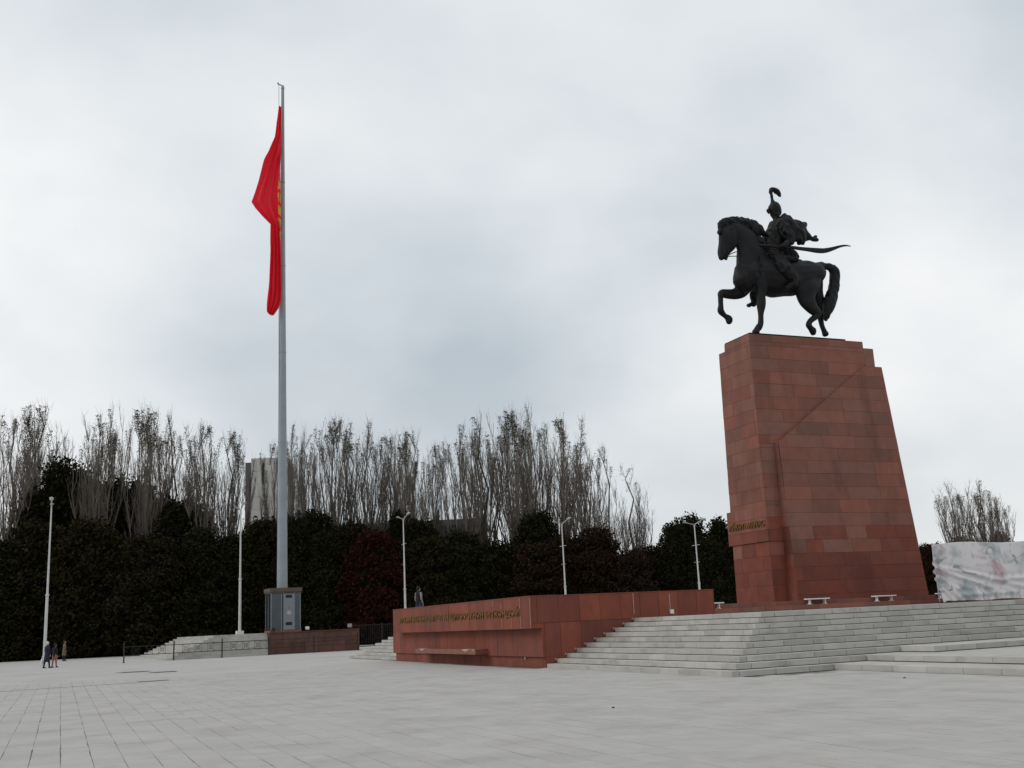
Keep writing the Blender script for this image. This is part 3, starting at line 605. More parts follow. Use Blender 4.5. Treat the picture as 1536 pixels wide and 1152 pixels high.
# ================================================================== FLAGPOLE TERRACE (far left)
plinth_m = mat('brown_red_granite', (.135, .062, .045), .8, var=.12, nscale=1.5, namt=.15, col2=(.115, .060, .046), spec=.2)
ft = thing('flag_terrace', 'pale stepped stone terrace with a red granite front under the flagpole', 'terrace', W(0,0,0))
FZ = 1.66; FH = FZ/10; rf_ = random.Random(41)
def fbox(name, m_, *b_): return MB().box(*b_).build(name, m_, ft)
ex = MB()
for i in range(10):
    s = -8.05 + i*T; v0 = 62.6 + i*T*.25; z = i*FH
    # face towards the viewer (its steps are narrow), joints every 1.4 m
    u = s
    while u < -.5:
        w_ = rf_.uniform(1.2,1.6); e_ = min(u+w_, -.46); 
        if e_-u > .1: fbox('step_block', step_m, u+.006, e_-.006, v0, v0+.6, z, z+FH-.004)
        u = e_
    v = v0+.6
    while v < 92:
        w_ = rf_.uniform(1.4,1.9); e_ = min(v+w_, 92)
        ex.box(s, s+T+.03, v+.006, e_-.006, z, z+FH-.004); v = e_
o = ex.build('step_block', step_m, ft); o['kind'] = 'stuff'
fbox('terrace_paving', step_m, -8.05+9*T+.3, 6.4, 65.2, 92, 0, FZ-.008)
fbox('terrace_core', redcore_m, -.39, 6.6, 62.66, 66, 0, FZ-.02)
clad(ft, Vector((-.43,62.62,0)), UX, ZX, NV, [(0,0),(7.08,0),(7.08,FZ-.06),(0,FZ-.06)], [0,.82,FZ-.06], (.9,1.3), plinth_m, th=.05, gap=.02, rng=rf_, name='facing_slab')
clad(ft, Vector((-.40,66,0)), -VX, ZX, NU, [(0,0),(3.38,0),(3.38,FZ-.06),(0,FZ-.06)], [0,.82,FZ-.06], (.9,1.3), plinth_m, th=.05, gap=.02, rng=rf_, name='facing_slab')
u = -.5
while u < 6.7:
    e_ = min(u+1.2,6.72); fbox('coping_stone', plinth_m, u+.006, e_-.006, 62.5, 66, FZ-.055, FZ+.02); u = e_

# ------------------------------------------------------------------ glass kiosk at the pole's foot
kz = FZ
ki = thing('glass_kiosk', 'small grey glass sentry kiosk with a brown flat cap around the flagpole foot', 'kiosk', W(.42,66.9,FZ))
kw, kd, kh = 2.38, 2.5, 3.15
MB().box(-.1,kw+.1,-.1,kd+.1,0,.16).build('base_slab', red_m, ki)
MB().box(-.15,kw+.15,-.15,kd+.15,kh+.12,kh+.42).box(-.08,kw+.08,-.08,kd+.08,kh,kh+.12).build('roof_cap', cap_m, ki)
al = mat('grey_aluminium', (.21,.235,.25), .4, metal=.3, nscale=2, namt=.1)
for x_, y_ in ((0,0),(kw,0),(0,kd),(kw,kd),(0,kd*.5),(kw*.36,0),(kw*.43,0),(kw*.80,0)):
    MB().box(x_-.04,x_+.04,y_-.04,y_+.04,.16,kh).build('corner_post', al, ki)
for (a1,b1,a2,b2) in ((.04,0,kw*.36-.04,.0),(kw*.80+.04,0,kw-.04,0)): MB().box(a1,a2,-.012,.012,.18,kh-.02).build('glass_pane', glass_m, ki)
for y_ in (0,kd*.5): MB().box(-.012,.012,y_+.05,y_+kd*.5-.05,.18,kh-.02).build('glass_pane', mat('dark_glass',(.03,.035,.04),.1,spec=.6), ki)
MB().box(kw-.012,kw+.012,.05,kd-.05,.18,kh-.02).build('glass_pane', glass_m, ki); MB().box(.05,kw-.05,kd-.012,kd+.012,.18,kh-.02).build('glass_pane', mat('dark_glass',(.03,.035,.04),.1), ki)
dr = MB().box(kw*.43+.04,kw*.80-.04,-.03,.03,.18,kh-.05).build('door', mat('pale_panel',(.22,.25,.265),.5,nscale=2,namt=.06), ki)
MB().rod((kw*.61,-.03,1.55),(kw*.61,-.05,1.55),.17,.17,20).build('round_emblem', mat('ivory',(.45,.44,.38),.6), dr)
for z_ in (.55,2.75): MB().box(kw*.50,kw*.72,-.045,-.03,z_,z_+.24).build('dark_vent', dark_m, dr)
MB().box(kw*.60,kw*.615,-.05,-.03,1.9,2.0).build('dark_vent', dark_m, dr)
# ------------------------------------------------------------------ flagpole and flag
fp = thing('flagpole', 'very tall tapering grey flagpole rising from the kiosk on the left', 'flagpole', W(1.55,68.1,FZ))
PX = W(1.55,68.1,0)
PT = 51.0
zs = [0, 8, 16, 24, 32, 40, PT-FZ]
for i in range(6):
    r0, r1 = .47-.335*zs[i]/(PT-FZ), .47-.335*zs[i+1]/(PT-FZ)
    mb = MB(); mb.rod((0,0,zs[i]+.002),(0,0,zs[i+1]-.06),r0,r1,24).rod((0,0,zs[i+1]-.06),(0,0,zs[i+1]-.002),r1+.025,r1+.025,24)
    mb.build('pole_section', pole_m, fp, False)
mb = MB(); mb.rod((0,0,PT-FZ),(0,0,PT-FZ+.25),.17,.12,14).rod((-.45,0,PT-FZ+.38),(.12,0,PT-FZ+.2),.05,.07,8).rod((-.45,0,PT-FZ+.48),(-.38,0,PT-FZ+.3),.09,.05,8); mb.build('pulley_head', mat('steel',(.3,.32,.36),.35,metal=.6), fp)
MB().rod((-.3,-.12,2.5),(-.36,-.05,PT-FZ+.35),.018,.018,4).build('halyard', dark_m, fp)
FLAG= [(48.89, -0.25, 0.0), (47.42, -0.43, 0.0), (45.77, -0.58, 0.0), (44.26, -1.06, 0.0), (43.48, -1.45, 0.0), (41.53, -1.99, 0.0), (39.54, -2.64, 0.0), (38.84, -2.22, 0.0), (38.01, -1.56, 0.0), (37.25, -0.87, 0.0), (36.11, -0.89, 0.0), (34.85, -0.92, 0.06), (33.29, -1.01, 0.09), (31.43, -1.12, 0.09), (30.33, -1.19, 0.06), (29.9, -1.22, -0.03), (29.53, -1.23, -0.18), (29.23, -1.23, -0.38), (29.04, -1.11, -0.53), (28.83, -0.88, -0.7)]
cam_right = Vector((1,0,0)); fl_o = PX + Vector((.0,-.62,0))
def outline(z):
    for (z1,l1,r1),(z0,l0,r0) in zip(FLAG, FLAG[1:]):
        if z0 <= z <= z1: t_ = (z-z0)/(z1-z0); return l0+(l1-l0)*t_, r0+(r1-r0)*t_
    return FLAG[-1][1], FLAG[-1][2]
mb = MB(); NZ, NXX = 240, 44; zt, zb = FLAG[0][0], FLAG[-1][0]
for j in range(NZ+1):
    z = zt+(zb-zt)*j/NZ; l, r = outline(z); wd = r-l+.04; sj = j/NZ
    for i in range(NXX+1):
        t_ = i/NXX
        ph = 2*math.pi*(t_*(2.6+1.2*sj) + .35*math.sin(z*.35) + .12*noise.noise(Vector((t_*2,z*.4,0))))
        amp = .46*min(1,sj*4)*(1-.55*max(0,min(1,1-abs(z-40.5)/5))*(t_<.75))
        xf = l-.0 + wd*t_
        yy = -amp*(.5+.5*math.sin(ph)) + .12*noise.noise(Vector((t_*3.1,z*.55,7)))
        # long diagonal drag folds from the hoist
        yy += .10*math.sin(2*math.pi*(t_*1.4 + z*.13))
        mb.v.append((xf, yy, z))
for j in range(NZ):
    z = zt+(zb-zt)*(j+.5)/NZ
    for i in range(NXX):
        a_ = j*(NXX+1)+i; mb.f.append((a_,a_+1,a_+NXX+2,a_+NXX+1))
        t_ = (i+.5)/NXX; l, r = outline(z); x_ = l+(r-l+.1)*t_
        # the visible sliver of the yellow sun: disc with rays, squeezed by the folds near the pole
        dz = (z-38.7)/3.05; dxs = (r+.14-x_)/(.27+.08*math.sin(z*2.2)); rad = math.hypot(dz, dxs*.8)
        ray = .84+.16*(1 if math.sin(math.atan2(dz,dxs+.01)*22) > 0 else 0)
        gold = rad < ray and not (.55 < rad < .62) and math.sin(z*5.2+t_*9) > -.62
        mb.mi.append(1 if gold else 0)
red_flag = bpy.data.materials.new('red_flag_cloth'); red_flag.use_nodes = True
t = red_flag.node_tree; L = t.links.new; b = t.nodes['Principled BSDF']; b.inputs['Base Color'].default_value = (.80,.030,.050,1); b.inputs['Roughness'].default_value = .7; b.inputs['Specular IOR Level'].default_value = .15
tr = t.nodes.new('ShaderNodeBsdfTranslucent'); tr.inputs[0].default_value = (.95,.02,.04,1); ms = t.nodes.new('ShaderNodeMixShader'); ms.inputs[0].default_value = .25
L(b.outputs[0], ms.inputs[1]); L(tr.outputs[0], ms.inputs[2]); L(ms.outputs[0], t.nodes['Material Output'].inputs[0])
gold_cloth = mat('yellow_print', (.62,.36,.04), .7)
o = mb.build('national_flag', [red_flag, gold_cloth], None, True); o.location = (fl_o.x, fl_o.y, 0)
o['label'] = 'huge red flag with a yellow sun hanging in folds beside the pole top'; o['category'] = 'flag'

# floodlights on the terrace edge
def flood(u, v, z, rz, m_, lab, s=1.0):
    t_ = thing('floodlight', lab, 'floodlight', W(u,v,z), A0+rz, 'floodlights on the flag terrace')
    mb = MB().box(-.05*s,.05*s,-.05*s,.05*s,0,.12*s).box(-.25*s,-.22*s,-.02,.02,.1*s,.36*s).box(.22*s,.25*s,-.02,.02,.1*s,.36*s).box(-.25*s,.25*s,-.03,.03,.1*s,.13*s); mb.build('bracket', dark_m, t_)
    mb = MB(); q = [(-.21*s,-.16*s,.14*s),(.21*s,-.16*s,.14*s),(.15*s,.12*s,.26*s),(-.15*s,.12*s,.26*s),(-.21*s,-.12*s,.48*s),(.21*s,-.12*s,.48*s),(.15*s,.16*s,.42*s),(-.15*s,.16*s,.42*s)]; mb.quadbox(q); mb.build('lamp_housing', m_, t_)
flood(-.05,63.2,FZ+.02,0,dark_m,'dark floodlight at the left corner of the red terrace front',.7)
flood(2.62,63.3,FZ+.02,.3,white_m,'white floodlight on the red terrace edge just right of the kiosk',.7)
flood(6.1,63.3,FZ+.02,-.5,mat('grey_housing',(.25,.27,.29),.5),'grey floodlight at the far right corner of the red terrace front',.85)

# ------------------------------------------------------------------ iron fence before the flag terrace
fe = thing('iron_fence', 'low thin black iron fence with crossed square panels before the flag terrace', 'fence', W(0,61.7,0))
pu = [-11.1+3.48*i for i in range(6)]
for i, u_ in enumerate(pu):
    MB().rod((u_,0,0),(u_,0,1.34),.05,.05,8).rod((u_,0,1.34),(u_,0,1.40),.07,.03,8).rod((u_,0,0),(u_,0,.03),.10,.10,8).build('post', dark_m, fe)
    if i < 5:
        for z_ in (1.12,.52): MB().rod((u_+.05,0,z_),(u_+3.43,0,z_),.026,.026,5).build('rail', dark_m, fe)
        for c_ in (.85,1.75,2.65):
            mb = MB(); x0, x1 = u_+c_-.24, u_+c_+.24
            for (p,q) in (((x0,.52),(x0,1.12)),((x1,.52),(x1,1.12)),((x0,.52),(x1,1.12)),((x0,1.12),(x1,.52))): mb.rod((p[0],0,p[1]),(q[0],0,q[1]),.010,.010,4)
            for k in range(10):
                a1, a2 = 2*math.pi*k/10, 2*math.pi*(k+1)/10
                mb.rod((u_+c_+.13*math.cos(a1),0,.82+.13*math.sin(a1)),(u_+c_+.13*math.cos(a2),0,.82+.13*math.sin(a2)),.012,.012,4)
            mb.build('crossed_panel', dark_m, fe)
# ------------------------------------------------------------------ far railing along the edge of the square
fr_ = thing('park_railing', 'long low black railing between the square and the dark trees', 'fence', (-80,118.6,0), math.atan2(-2.2,15.2)*.35)
for i in range(23):
    x = i*3.2; MB().box(x-.04,x+.04,-.04,.04,0,1.25).build('post', dark_m, fr_)
    MB().box(x+.04,x+3.16,-.02,.02,1.08,1.14).box(x+.04,x+3.16,-.02,.02,.18,.24).build('rail', dark_m, fr_)
    mb = MB()
    for k in range(1,16): mb.box(x+.2*k-.012,x+.2*k+.012,-.012,.012,.24,1.08)
    mb.build('pickets', dark_m, fr_)
fb_ = thing('park_railing', 'dark railing seen between the flag terrace and the red wall', 'fence', W(6.9,66,0), A0)
for i in range(5):
    x = i*2.6; MB().box(x-.04,x+.04,-.04,.04,0,2.05).build('post', dark_m, fb_)
    if i < 4:
        MB().box(x+.04,x+2.56,-.02,.02,1.9,1.96).box(x+.04,x+2.56,-.02,.02,.18,.24).build('rail', dark_m, fb_)
        mb = MB()
        for k in range(1,16): mb.box(x+.16*k-.012,x+.16*k+.012,-.012,.012,.24,1.9)
        mb.build('pickets', dark_m, fb_)

# ================================================================== STREET LAMPS
def street_lamp(x, y, z, top, lab):
    t_ = thing('street_lamp', lab, 'street lamp', (x,y,z), A0+math.pi/2, 'tall two-armed lamps behind the monument'); h = top-z
    MB().rod((0,0,.0),(0,0,h*.42),.125,.105,10).rod((0,0,h*.42),(0,0,h*.42+.12),.14,.14,10).build('lower_post', lamp_m, t_)
    MB().rod((0,0,h*.42+.12),(0,0,h-.55),.085,.055,10).build('upper_post', lamp_m, t_)
    MB().box(-.3,.3,-.3,.3,0,.28).build('base_block', white_m, t_)
    MB().rod((-.75,0,h*.78),(.75,0,h*.78),.025,.025,5).rod((-.6,.1,h*.62),(.6,.0,h*.62),.018,.018,5).build('flag_bracket', lamp_m, t_)
    for s in (-1,1):
        m_ = lamp_m if s < 0 else mat('grey_arm',(.22,.22,.22),.6)
        MB().rod((0,0,h-.6),(s*.18,0,h-.25),.06,.05,8).rod((s*.18,0,h-.25),(s*1.5,0,h+.05),.05,.04,8).build('arm', m_, t_)
        mb = MB(); mb.loft([(s*1.4,0,h+.04,.05,.08),(s*1.6,0,h+.08,.09,.15),(s*2.0,0,h+.14,.09,.16),(s*2.2,0,h+.16,.04,.08)], 10); mb.build('lamp_head', m_, t_, True)
for (x,y,z,top,lab) in [(-37.25,85.1,0,12.6,'pale street lamp at the far left, behind the walking people'),
    (-23.9,92.1,FZ,12.4,'pale street lamp standing on the stepped flag terrace'),
    (-11.5,107,0,12.4,'pale street lamp above the left end of the red wall, before a crimson tree'),
    (4.45,111,0,11.55,'pale street lamp above the bend of the red wall'),
    (18.45,113,0,11.0,'pale street lamp above the right end of the red wall, nearest the pedestal')]:
    street_lamp(x,y,z,top,lab)

# ================================================================== BUILDINGS BEYOND THE TREES
bt = thing('concrete_tower', 'plain grey concrete tower block rising between the bare trees beside the flagpole', 'building', (-67.0,262,0), .08)
MB().box(.05,10.4,.08,11,0,43.2).box(.02,1.3,.3,10,43.2-1.2,43.0).build('wall_core', mat('concrete_joint',(.13,.12,.11),.9), bt)
rb = random.Random(3)
for ix, (x0,x1) in enumerate(((0,1.4),(1.45,4.2),(4.25,7.2),(7.25,10.45))):
    top = 43.0 if ix == 0 else 44.2
    z = 0; 
    while z < top-.1:
        z1 = min(z+3.15, top); MB().box(x0,x1-.06,-.05 if ix else .15,.2,z+.05,z1).build('wall_panel', conc_m, bt); z = z1
MB().box(1.45,10.4,.2,11,43.2,44.15).build('roof', conc_m, bt)
for k in range(7): MB().box(8.3,9.5,-.07,-.02,30.5-3.15*k,32.1-3.15*k).build('window', glass_m, bt)
bs = thing('long_flat_building', 'long low slate-grey building with a flat roof glimpsed behind the bare trees', 'building', (-29.5,166,0), -.02)
MB().box(0,24,.1,14,0,16.6).build('wall_core', mat('slate_joint',(.05,.055,.06),.9), bs)
MB().box(-.3,24.3,-.25,14.2,16.6,17.5).build('roof_edge', slate_m, bs)
for k in range(12):
    for q in range(5):
        MB().box(k*2+.03,k*2+1.97,0,.12,q*3.3+.03,q*3.3+1.5).build('wall_panel', slate_m, bs)
        MB().box(k*2+.2,k*2+1.8,.04,.1,q*3.3+1.55,q*3.3+3.2).build('window', dark_m, bs)

# ================================================================== TREES
def tube3(mb, pts, rads, n=3):
    k = len(mb.v)
    for i, p in enumerate(pts):
        t_ = (pts[min(i+1,len(pts)-1)]-pts[max(i-1,0)]).normalized(); q = Vector((0.3,.95,0.02)); x = t_.cross(q).normalized(); y = t_.cross(x)
        for j in range(n): an = 2*math.pi*j/n; mb.v.append(tuple(p+x*math.cos(an)*rads[i]+y*math.sin(an)*rads[i]))
    for i in range(len(pts)-1):
        for j in range(n): q = (j+1)%n; a_ = k+i*n; mb.f.append((a_+j,a_+q,a_+n+q,a_+n+j))
def leafquad(mb, c, s, r_):
    d = Vector((r_.gauss(0,1),r_.gauss(0,1),r_.gauss(0,1))).normalized(); e_ = d.orthogonal().normalized(); f = d.cross(e_)
    k = len(mb.v); mb.v += [tuple(c+e_*s), tuple(c+f*s*.7), tuple(c-e_*s), tuple(c-f*s*.7)]; mb.f.append((k,k+1,k+2,k+3))
def make_poplar(seed, fan=False, leafy=1.0):
    r_ = random.Random(seed); Hh = 28.0
    tr, br, lf = MB(), MB(), MB()
    pts = [Vector((r_.gauss(0,.06)*i, r_.gauss(0,.06)*i, z)) for i, z in enumerate([0,3,6,10,14,18,22,25.5,Hh*.97])]
    tube3(tr, pts, [.34,.29,.25,.21,.17,.13,.09,.06,.025], 6)
    leaders = [(pts, .97)]
    nl = r_.randint(16,21)
    for i in range(nl):
        z0 = r_.uniform(2.5, 11.5); az = r_.uniform(0, 2*math.pi); rad = 3.7*math.sqrt(r_.uniform(.05,1)); hz_ = Hh*(1.0-.017*rad*rad)*r_.uniform(.90,1.0)
        if fan: rad = r_.uniform(1.5,5.2); hz_ = Hh*(1-.10*rad)*r_.uniform(.82,1.02)
        base = Vector((0,0,z0)); p = []; ns = 7
        for s in range(ns+1):
            t_ = s/ns; rr_ = rad*(1-(1-t_)**1.45); p.append(base+Vector((math.cos(az)*rr_+r_.gauss(0,.07)*s**.5, math.sin(az)*rr_+r_.gauss(0,.07)*s**.5, (hz_-z0)*t_**1.08)))
        tube3(tr, p, [.13*(1-.86*s/ns) for s in range(ns+1)], 4); leaders.append((p, hz_))
    for li, (p, hz_) in enumerate(leaders):
        for q in range(9 if li else 14):
            t_ = 1-r_.uniform(.06, .92)**1.1; f = t_*(len(p)-1); i = int(f); c = p[i].lerp(p[min(i+1,len(p)-1)], f-i)
            az = r_.uniform(0,2*math.pi); ln = min(r_.uniform(3.2,8.5)*(1-.55*t_), (Hh*1.0-c.z)*.9); out_ = r_.uniform(.16,.42)
            if ln < .8: continue
            d = Vector((math.cos(az)*out_, math.sin(az)*out_, 1)).normalized(); wob = Vector((r_.gauss(0,.07),r_.gauss(0,.07),0))
            m1 = c+d*ln*.33+wob; m2 = m1+(d+Vector((0,0,.35))).normalized()*ln*.33-wob*.5; m3 = m2+(d+Vector((0,0,.8))).normalized()*ln*.34
            tube3(br, [c,m1,m2,m3], [.045,.034,.022,.009], 3)
            seg = [c,m1,m2,m3]
            for s in range(int(5+ln*2.1)):
                g_ = r_.uniform(.25,2.98); k_ = int(g_); b0 = seg[k_].lerp(seg[k_+1], g_-k_); az2 = r_.uniform(0,2*math.pi); l2 = r_.uniform(.5,1.7)
                o2 = r_.uniform(.25,.7); b1 = b0+Vector((math.cos(az2)*o2, math.sin(az2)*o2, .95))*l2*.55; b2 = b1+Vector((math.cos(az2)*o2*.5, math.sin(az2)*o2*.5, 1))*l2*.45
                tube3(br, [b0,b1,b2], [.014,.011,.005], 3)
                if r_.random() < .05*leafy*(.2+t_*1.8): leafquad(lf, b2, r_.uniform(.05,.11), r_)
            if m3.z > .84*Hh and r_.random() < .5*leafy:
                for s in range(int(r_.uniform(50,120))):
                    tt = r_.random()**1.4*1.7; leafquad(lf, m3+Vector((r_.gauss(0,.13+.05*tt), r_.gauss(0,.13+.05*tt), .15-tt)), r_.uniform(.04,.09), r_)
        if (r_.random() < .75*leafy and hz_ > .86*Hh) or li == 0:
            tip = p[-1]; n_ = int(r_.uniform(100,220)*leafy*(1.4 if li == 0 else 1)); dirn = (p[-1]-p[-2]).normalized()
            for q in range(n_):
                t_ = r_.random()**1.5*2.6; c = tip+dirn*(.35-t_)+Vector((r_.gauss(0,.15+.07*t_), r_.gauss(0,.15+.07*t_), 0)); leafquad(lf, c, r_.uniform(.05,.10), r_)
    return (tr.mesh('trunk', bark_m), br.mesh('twigs', bark_m), lf.mesh('dry_leaves', leaf_dry_m))
def make_bush(seed, leaf_m, cone=0.0, lobes=44):
    r_ = random.Random(seed); cr_, co, tr = MB(), MB(), MB()
    # unit crown: height 10, radius 3
    tube3(tr, [Vector((0,0,0)),Vector((.05,0,2)),Vector((0,.1,5)),Vector((0,0,8))], [.22,.2,.13,.04], 6)
    for k in range(6):
        az = r_.uniform(0,6.28); z0 = r_.uniform(1,4); tube3(tr, [Vector((0,0,z0)),Vector((math.cos(az)*1.2,math.sin(az)*1.2,z0+1.2)),Vector((math.cos(az)*2,math.sin(az)*2,z0+3))],[.09,.06,.03],4)
    def prof(z):            # radius of the crown at height z
        t_ = z/10
        a_ = max(0, (1-max(0,(t_-.38)/.62)**2.3))**.62*(.82+.18*min(1,t_/.3)); c_ = max(0,1-t_)**.75*1.05*(.75+.25*min(1,t_/.2)); return 3.0*(a_*(1-cone)+c_*cone)
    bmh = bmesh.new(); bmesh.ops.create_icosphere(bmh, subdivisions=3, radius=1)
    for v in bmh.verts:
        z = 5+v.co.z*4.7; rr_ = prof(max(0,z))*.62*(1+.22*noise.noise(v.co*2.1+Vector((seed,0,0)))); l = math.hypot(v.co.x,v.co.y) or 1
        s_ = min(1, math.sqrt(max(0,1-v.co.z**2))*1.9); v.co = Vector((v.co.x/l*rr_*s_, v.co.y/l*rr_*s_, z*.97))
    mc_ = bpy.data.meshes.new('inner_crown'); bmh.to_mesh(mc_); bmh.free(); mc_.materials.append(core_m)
    for k in range(lobes*3):
        z = r_.uniform(.3,9.6)**1.0; az = r_.uniform(0,2*math.pi); rr_ = prof(z)*r_.uniform(.72,1.02)
        c = Vector((math.cos(az)*rr_, math.sin(az)*rr_, z)); rad = r_.uniform(.5,1.05)
        for q in range(95):
            d = Vector((r_.gauss(0,1),r_.gauss(0,1),r_.gauss(0,1))).normalized()*rad*r_.uniform(.45,1.08); d.z *= .75
            if (c+d).z < .15: continue
            leafquad(cr_, c+d, r_.uniform(.08,.17), r_)
    for q in range(2600):   # inner fill between the lobes
        z = r_.uniform(.2,9.0); az = r_.uniform(0,6.28); rr_ = prof(z)*r_.uniform(.62,.88); leafquad(cr_, Vector((math.cos(az)*rr_, math.sin(az)*rr_, z)), r_.uniform(.12,.22), r_)
    for q in range(160):    # loose sprigs that break the outline
        z = r_.uniform(4,10.1); az = r_.uniform(0,6.28); rr_ = prof(min(z,9.7))*r_.uniform(.95,1.22)+.1; c = Vector((math.cos(az)*rr_, math.sin(az)*rr_, z))
        for s in range(4): leafquad(cr_, c+Vector((r_.gauss(0,.13),r_.gauss(0,.13),r_.gauss(0,.2))), r_.uniform(.06,.14), r_)
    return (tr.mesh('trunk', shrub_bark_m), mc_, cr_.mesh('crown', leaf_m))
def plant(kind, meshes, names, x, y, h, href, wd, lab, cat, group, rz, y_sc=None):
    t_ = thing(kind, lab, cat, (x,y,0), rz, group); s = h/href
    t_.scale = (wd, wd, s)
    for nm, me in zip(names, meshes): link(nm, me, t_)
    return t_
POP= [(-61.4, 128, 28.6, 3.2), (-60.1, 133, 31.0, 3.5), (-54.6, 128, 26.2, 2.4), (-49.8, 126, 28.3, 3.1), (-51.1, 134, 30.9, 2.5), (-44.7, 128, 28.9, 3.0), (-43.4, 134, 29.5, 2.9), (-37.5, 128, 26.6, 3.0), (-35.7, 132, 26.2, 2.7), (-32.1, 140, 25.8, 2.4), (-26.6, 126, 26.0, 2.0), (-26.6, 134, 26.3, 1.9), (-22.0, 128, 26.5, 3.0), (-18.4, 130, 26.7, 3.0), (-16.5, 136, 25.7, 2.5), (-12.4, 128, 24.6, 2.4), (-10.8, 140, 24.6, 2.4), (-6.6, 128, 25.4, 2.8), (-4.0, 132, 27.2, 3.1), (-0.0, 128, 26.5, 2.8), (2.3, 134, 28.5, 2.5), (5.6, 128, 25.4, 3.4), (10.6, 127, 21.5, 3.2), (13.0, 125, 18.8, 3.3), (48.6, 120, 14.6, 1.9), (53.1, 124, 15.1, 2.3), (54.3, 122, 12.8, 1.5), (-64.2, 142, 30.4, 4.0), (-52.0, 142, 29.8, 3.5), (-44.3, 142, 28.5, 3.5), (-15.8, 145, 25.8, 3.6), (-1.0, 142, 26.5, 3.5), (8.5, 138, 24.0, 3.0)]
EV= [(-55.6, 116, 14.2, 4.0, 0), (-52.9, 118, 15.8, 4.1, 1), (-56.2, 132, 24.8, 3.9, 0), (-46.6, 117, 15.0, 4.0, 1), (-58.5, 130, 20.9, 3.7, 0), (-48.9, 133, 22.2, 3.7, 0), (-51.0, 132, 21.2, 3.3, 0), (-40.0, 116, 14.1, 4.0, 1), (-44.3, 132, 19.6, 3.3, 0), (-40.2, 128, 18.1, 3.2, 0), (-34.8, 117, 13.7, 3.7, 0), (-40.5, 133, 18.2, 2.9, 0), (-31.7, 119, 13.0, 3.3, 0), (-29.1, 122, 15.0, 3.4, 2), (-25.4, 121, 15.1, 3.0, 0), (-23.4, 124, 15.6, 3.1, 0), (-21.3, 119, 14.0, 3.3, 0), (-15.7, 117, 11.7, 3.1, 3), (-19.1, 124, 14.4, 3.1, 2), (-13.9, 127, 15.6, 2.8, 0), (-10.1, 118, 12.6, 3.3, 2), (-11.6, 126, 14.2, 3.1, 0), (-6.5, 118, 10.7, 2.9, 0), (-2.8, 119, 12.0, 3.3, 0), (2.1, 126, 14.4, 3.3, 0), (1.6, 118, 11.6, 3.3, 4), (-6.9, 126, 12.8, 3.1, 0), (5.4, 120, 12.1, 3.0, 4), (8.4, 119, 11.9, 2.8, 4), (11.7, 118, 9.2, 2.6, 5), (15.1, 122, 9.6, 2.7, 4), (14.2, 124, 9.2, 2.7, 5), (20.0, 126, 13.4, 3.0, 0), (17.2, 120, 11.2, 2.2, 0), (22.9, 124, 12.6, 2.7, 0), (20.5, 118, 10.1, 2.6, 0), (25.6, 124, 12.3, 2.7, 0), (45.0, 120, 8.9, 1.5, 4), (47.4, 124, 8.4, 1.9, 4), (53.0, 128, 9.4, 2.4, 5), (57.9, 130, 9.7, 2.8, 0)]
pv = [make_poplar(100+i, leafy=1.0) for i in range(5)] + [make_poplar(210+i, leafy=.5) for i in range(2)]; pf = [make_poplar(300, True, .4), make_poplar(301, True, .5)]
FB = 'bare poplar with upright branches and a few dry leaves at its tips, '
PL = ['at the far left edge, half cut by the frame','second from the left edge, with a broad bushy head','third from the left edge, lower, behind a dark evergreen','right of the first gap, widest of the left group','tall narrow one right behind the left group\'s pale trunk','with the tallest dark tuft left of the flagpole','just right of the tufted one, slightly lower','in the middle between the tufted one and the tower','last before the grey tower on its left','half hidden in front of the grey tower, left of the flagpole','just right of the flagpole, short and dark','second to the right of the flagpole, lower','first of the broad pair between flagpole and crimson tree','second of the broad pair above the crimson tree','low and thin one right of that broad pair','above the lamp at the left end of the red wall','thin one just right of that lamp','dark bushy one left of the wide gap in the middle','dense dark one in the centre of the row','tall tufted one at the top of the right-hand cluster','tallest of the right-hand cluster','broad airy one descending to the right','second to last on the right, lower and leaning','last on the right, fanning out low over the dark trees','leftmost of the bare trees behind the printed cloth','tallest of the bare trees behind the printed cloth','rightmost of the bare trees behind the printed cloth','in the back row at the far left','in the back row behind the left group','in the back row left of the tower','in the back row above the red wall\'s left half','in the back row in the middle','in the back row of the right-hand cluster']
rq = random.Random(77)
for i, (x,y,h,hw) in enumerate(POP):
    if i in (2, 28, 29): continue
    if i in (9,): hw *= .6
    fan = i in (22,23); vm = pf[i%2] if fan else pv[(i*3+1) % 7] if i not in (24,25,26) else pv[5+i%2]
    wd = hw/3.1*(1.0 if y < 140 else .8)*(1.05 if 23 < i < 27 else 1)
    if fan: wd *= .78
    plant('poplar_tree', vm, ('trunk','twigs','dry_leaves'), x, y, h, 27.6, max(.55,wd), ('bare poplar ' + PL[i]) if len(PL[i].split()) < 12 else 'bare poplar '+PL[i], 'poplar', 'bare poplars behind the square', rq.uniform(0,6.28))
bv = {0:[make_bush(1,leaf_green_m,.2), make_bush(2,leaf_green_m,.85), make_bush(3,leaf_green_m,.5)], 1:[make_bush(4,leaf_olive_m,.6), make_bush(5,leaf_olive_m,.1)], 2:[make_bush(6,leaf_olive_m,.4)], 3:[make_bush(7,leaf_red_m)], 4:[make_bush(8,leaf_brown_m), make_bush(9,leaf_brown_m)], 5:[make_bush(10,leaf_purple_m)]}
ADJ = {0:'dark green evergreen', 1:'dull olive-brown tree', 2:'olive green tree', 3:'crimson-leaved tree', 4:'rusty brown-leaved tree', 5:'low dusky purple-brown tree'}
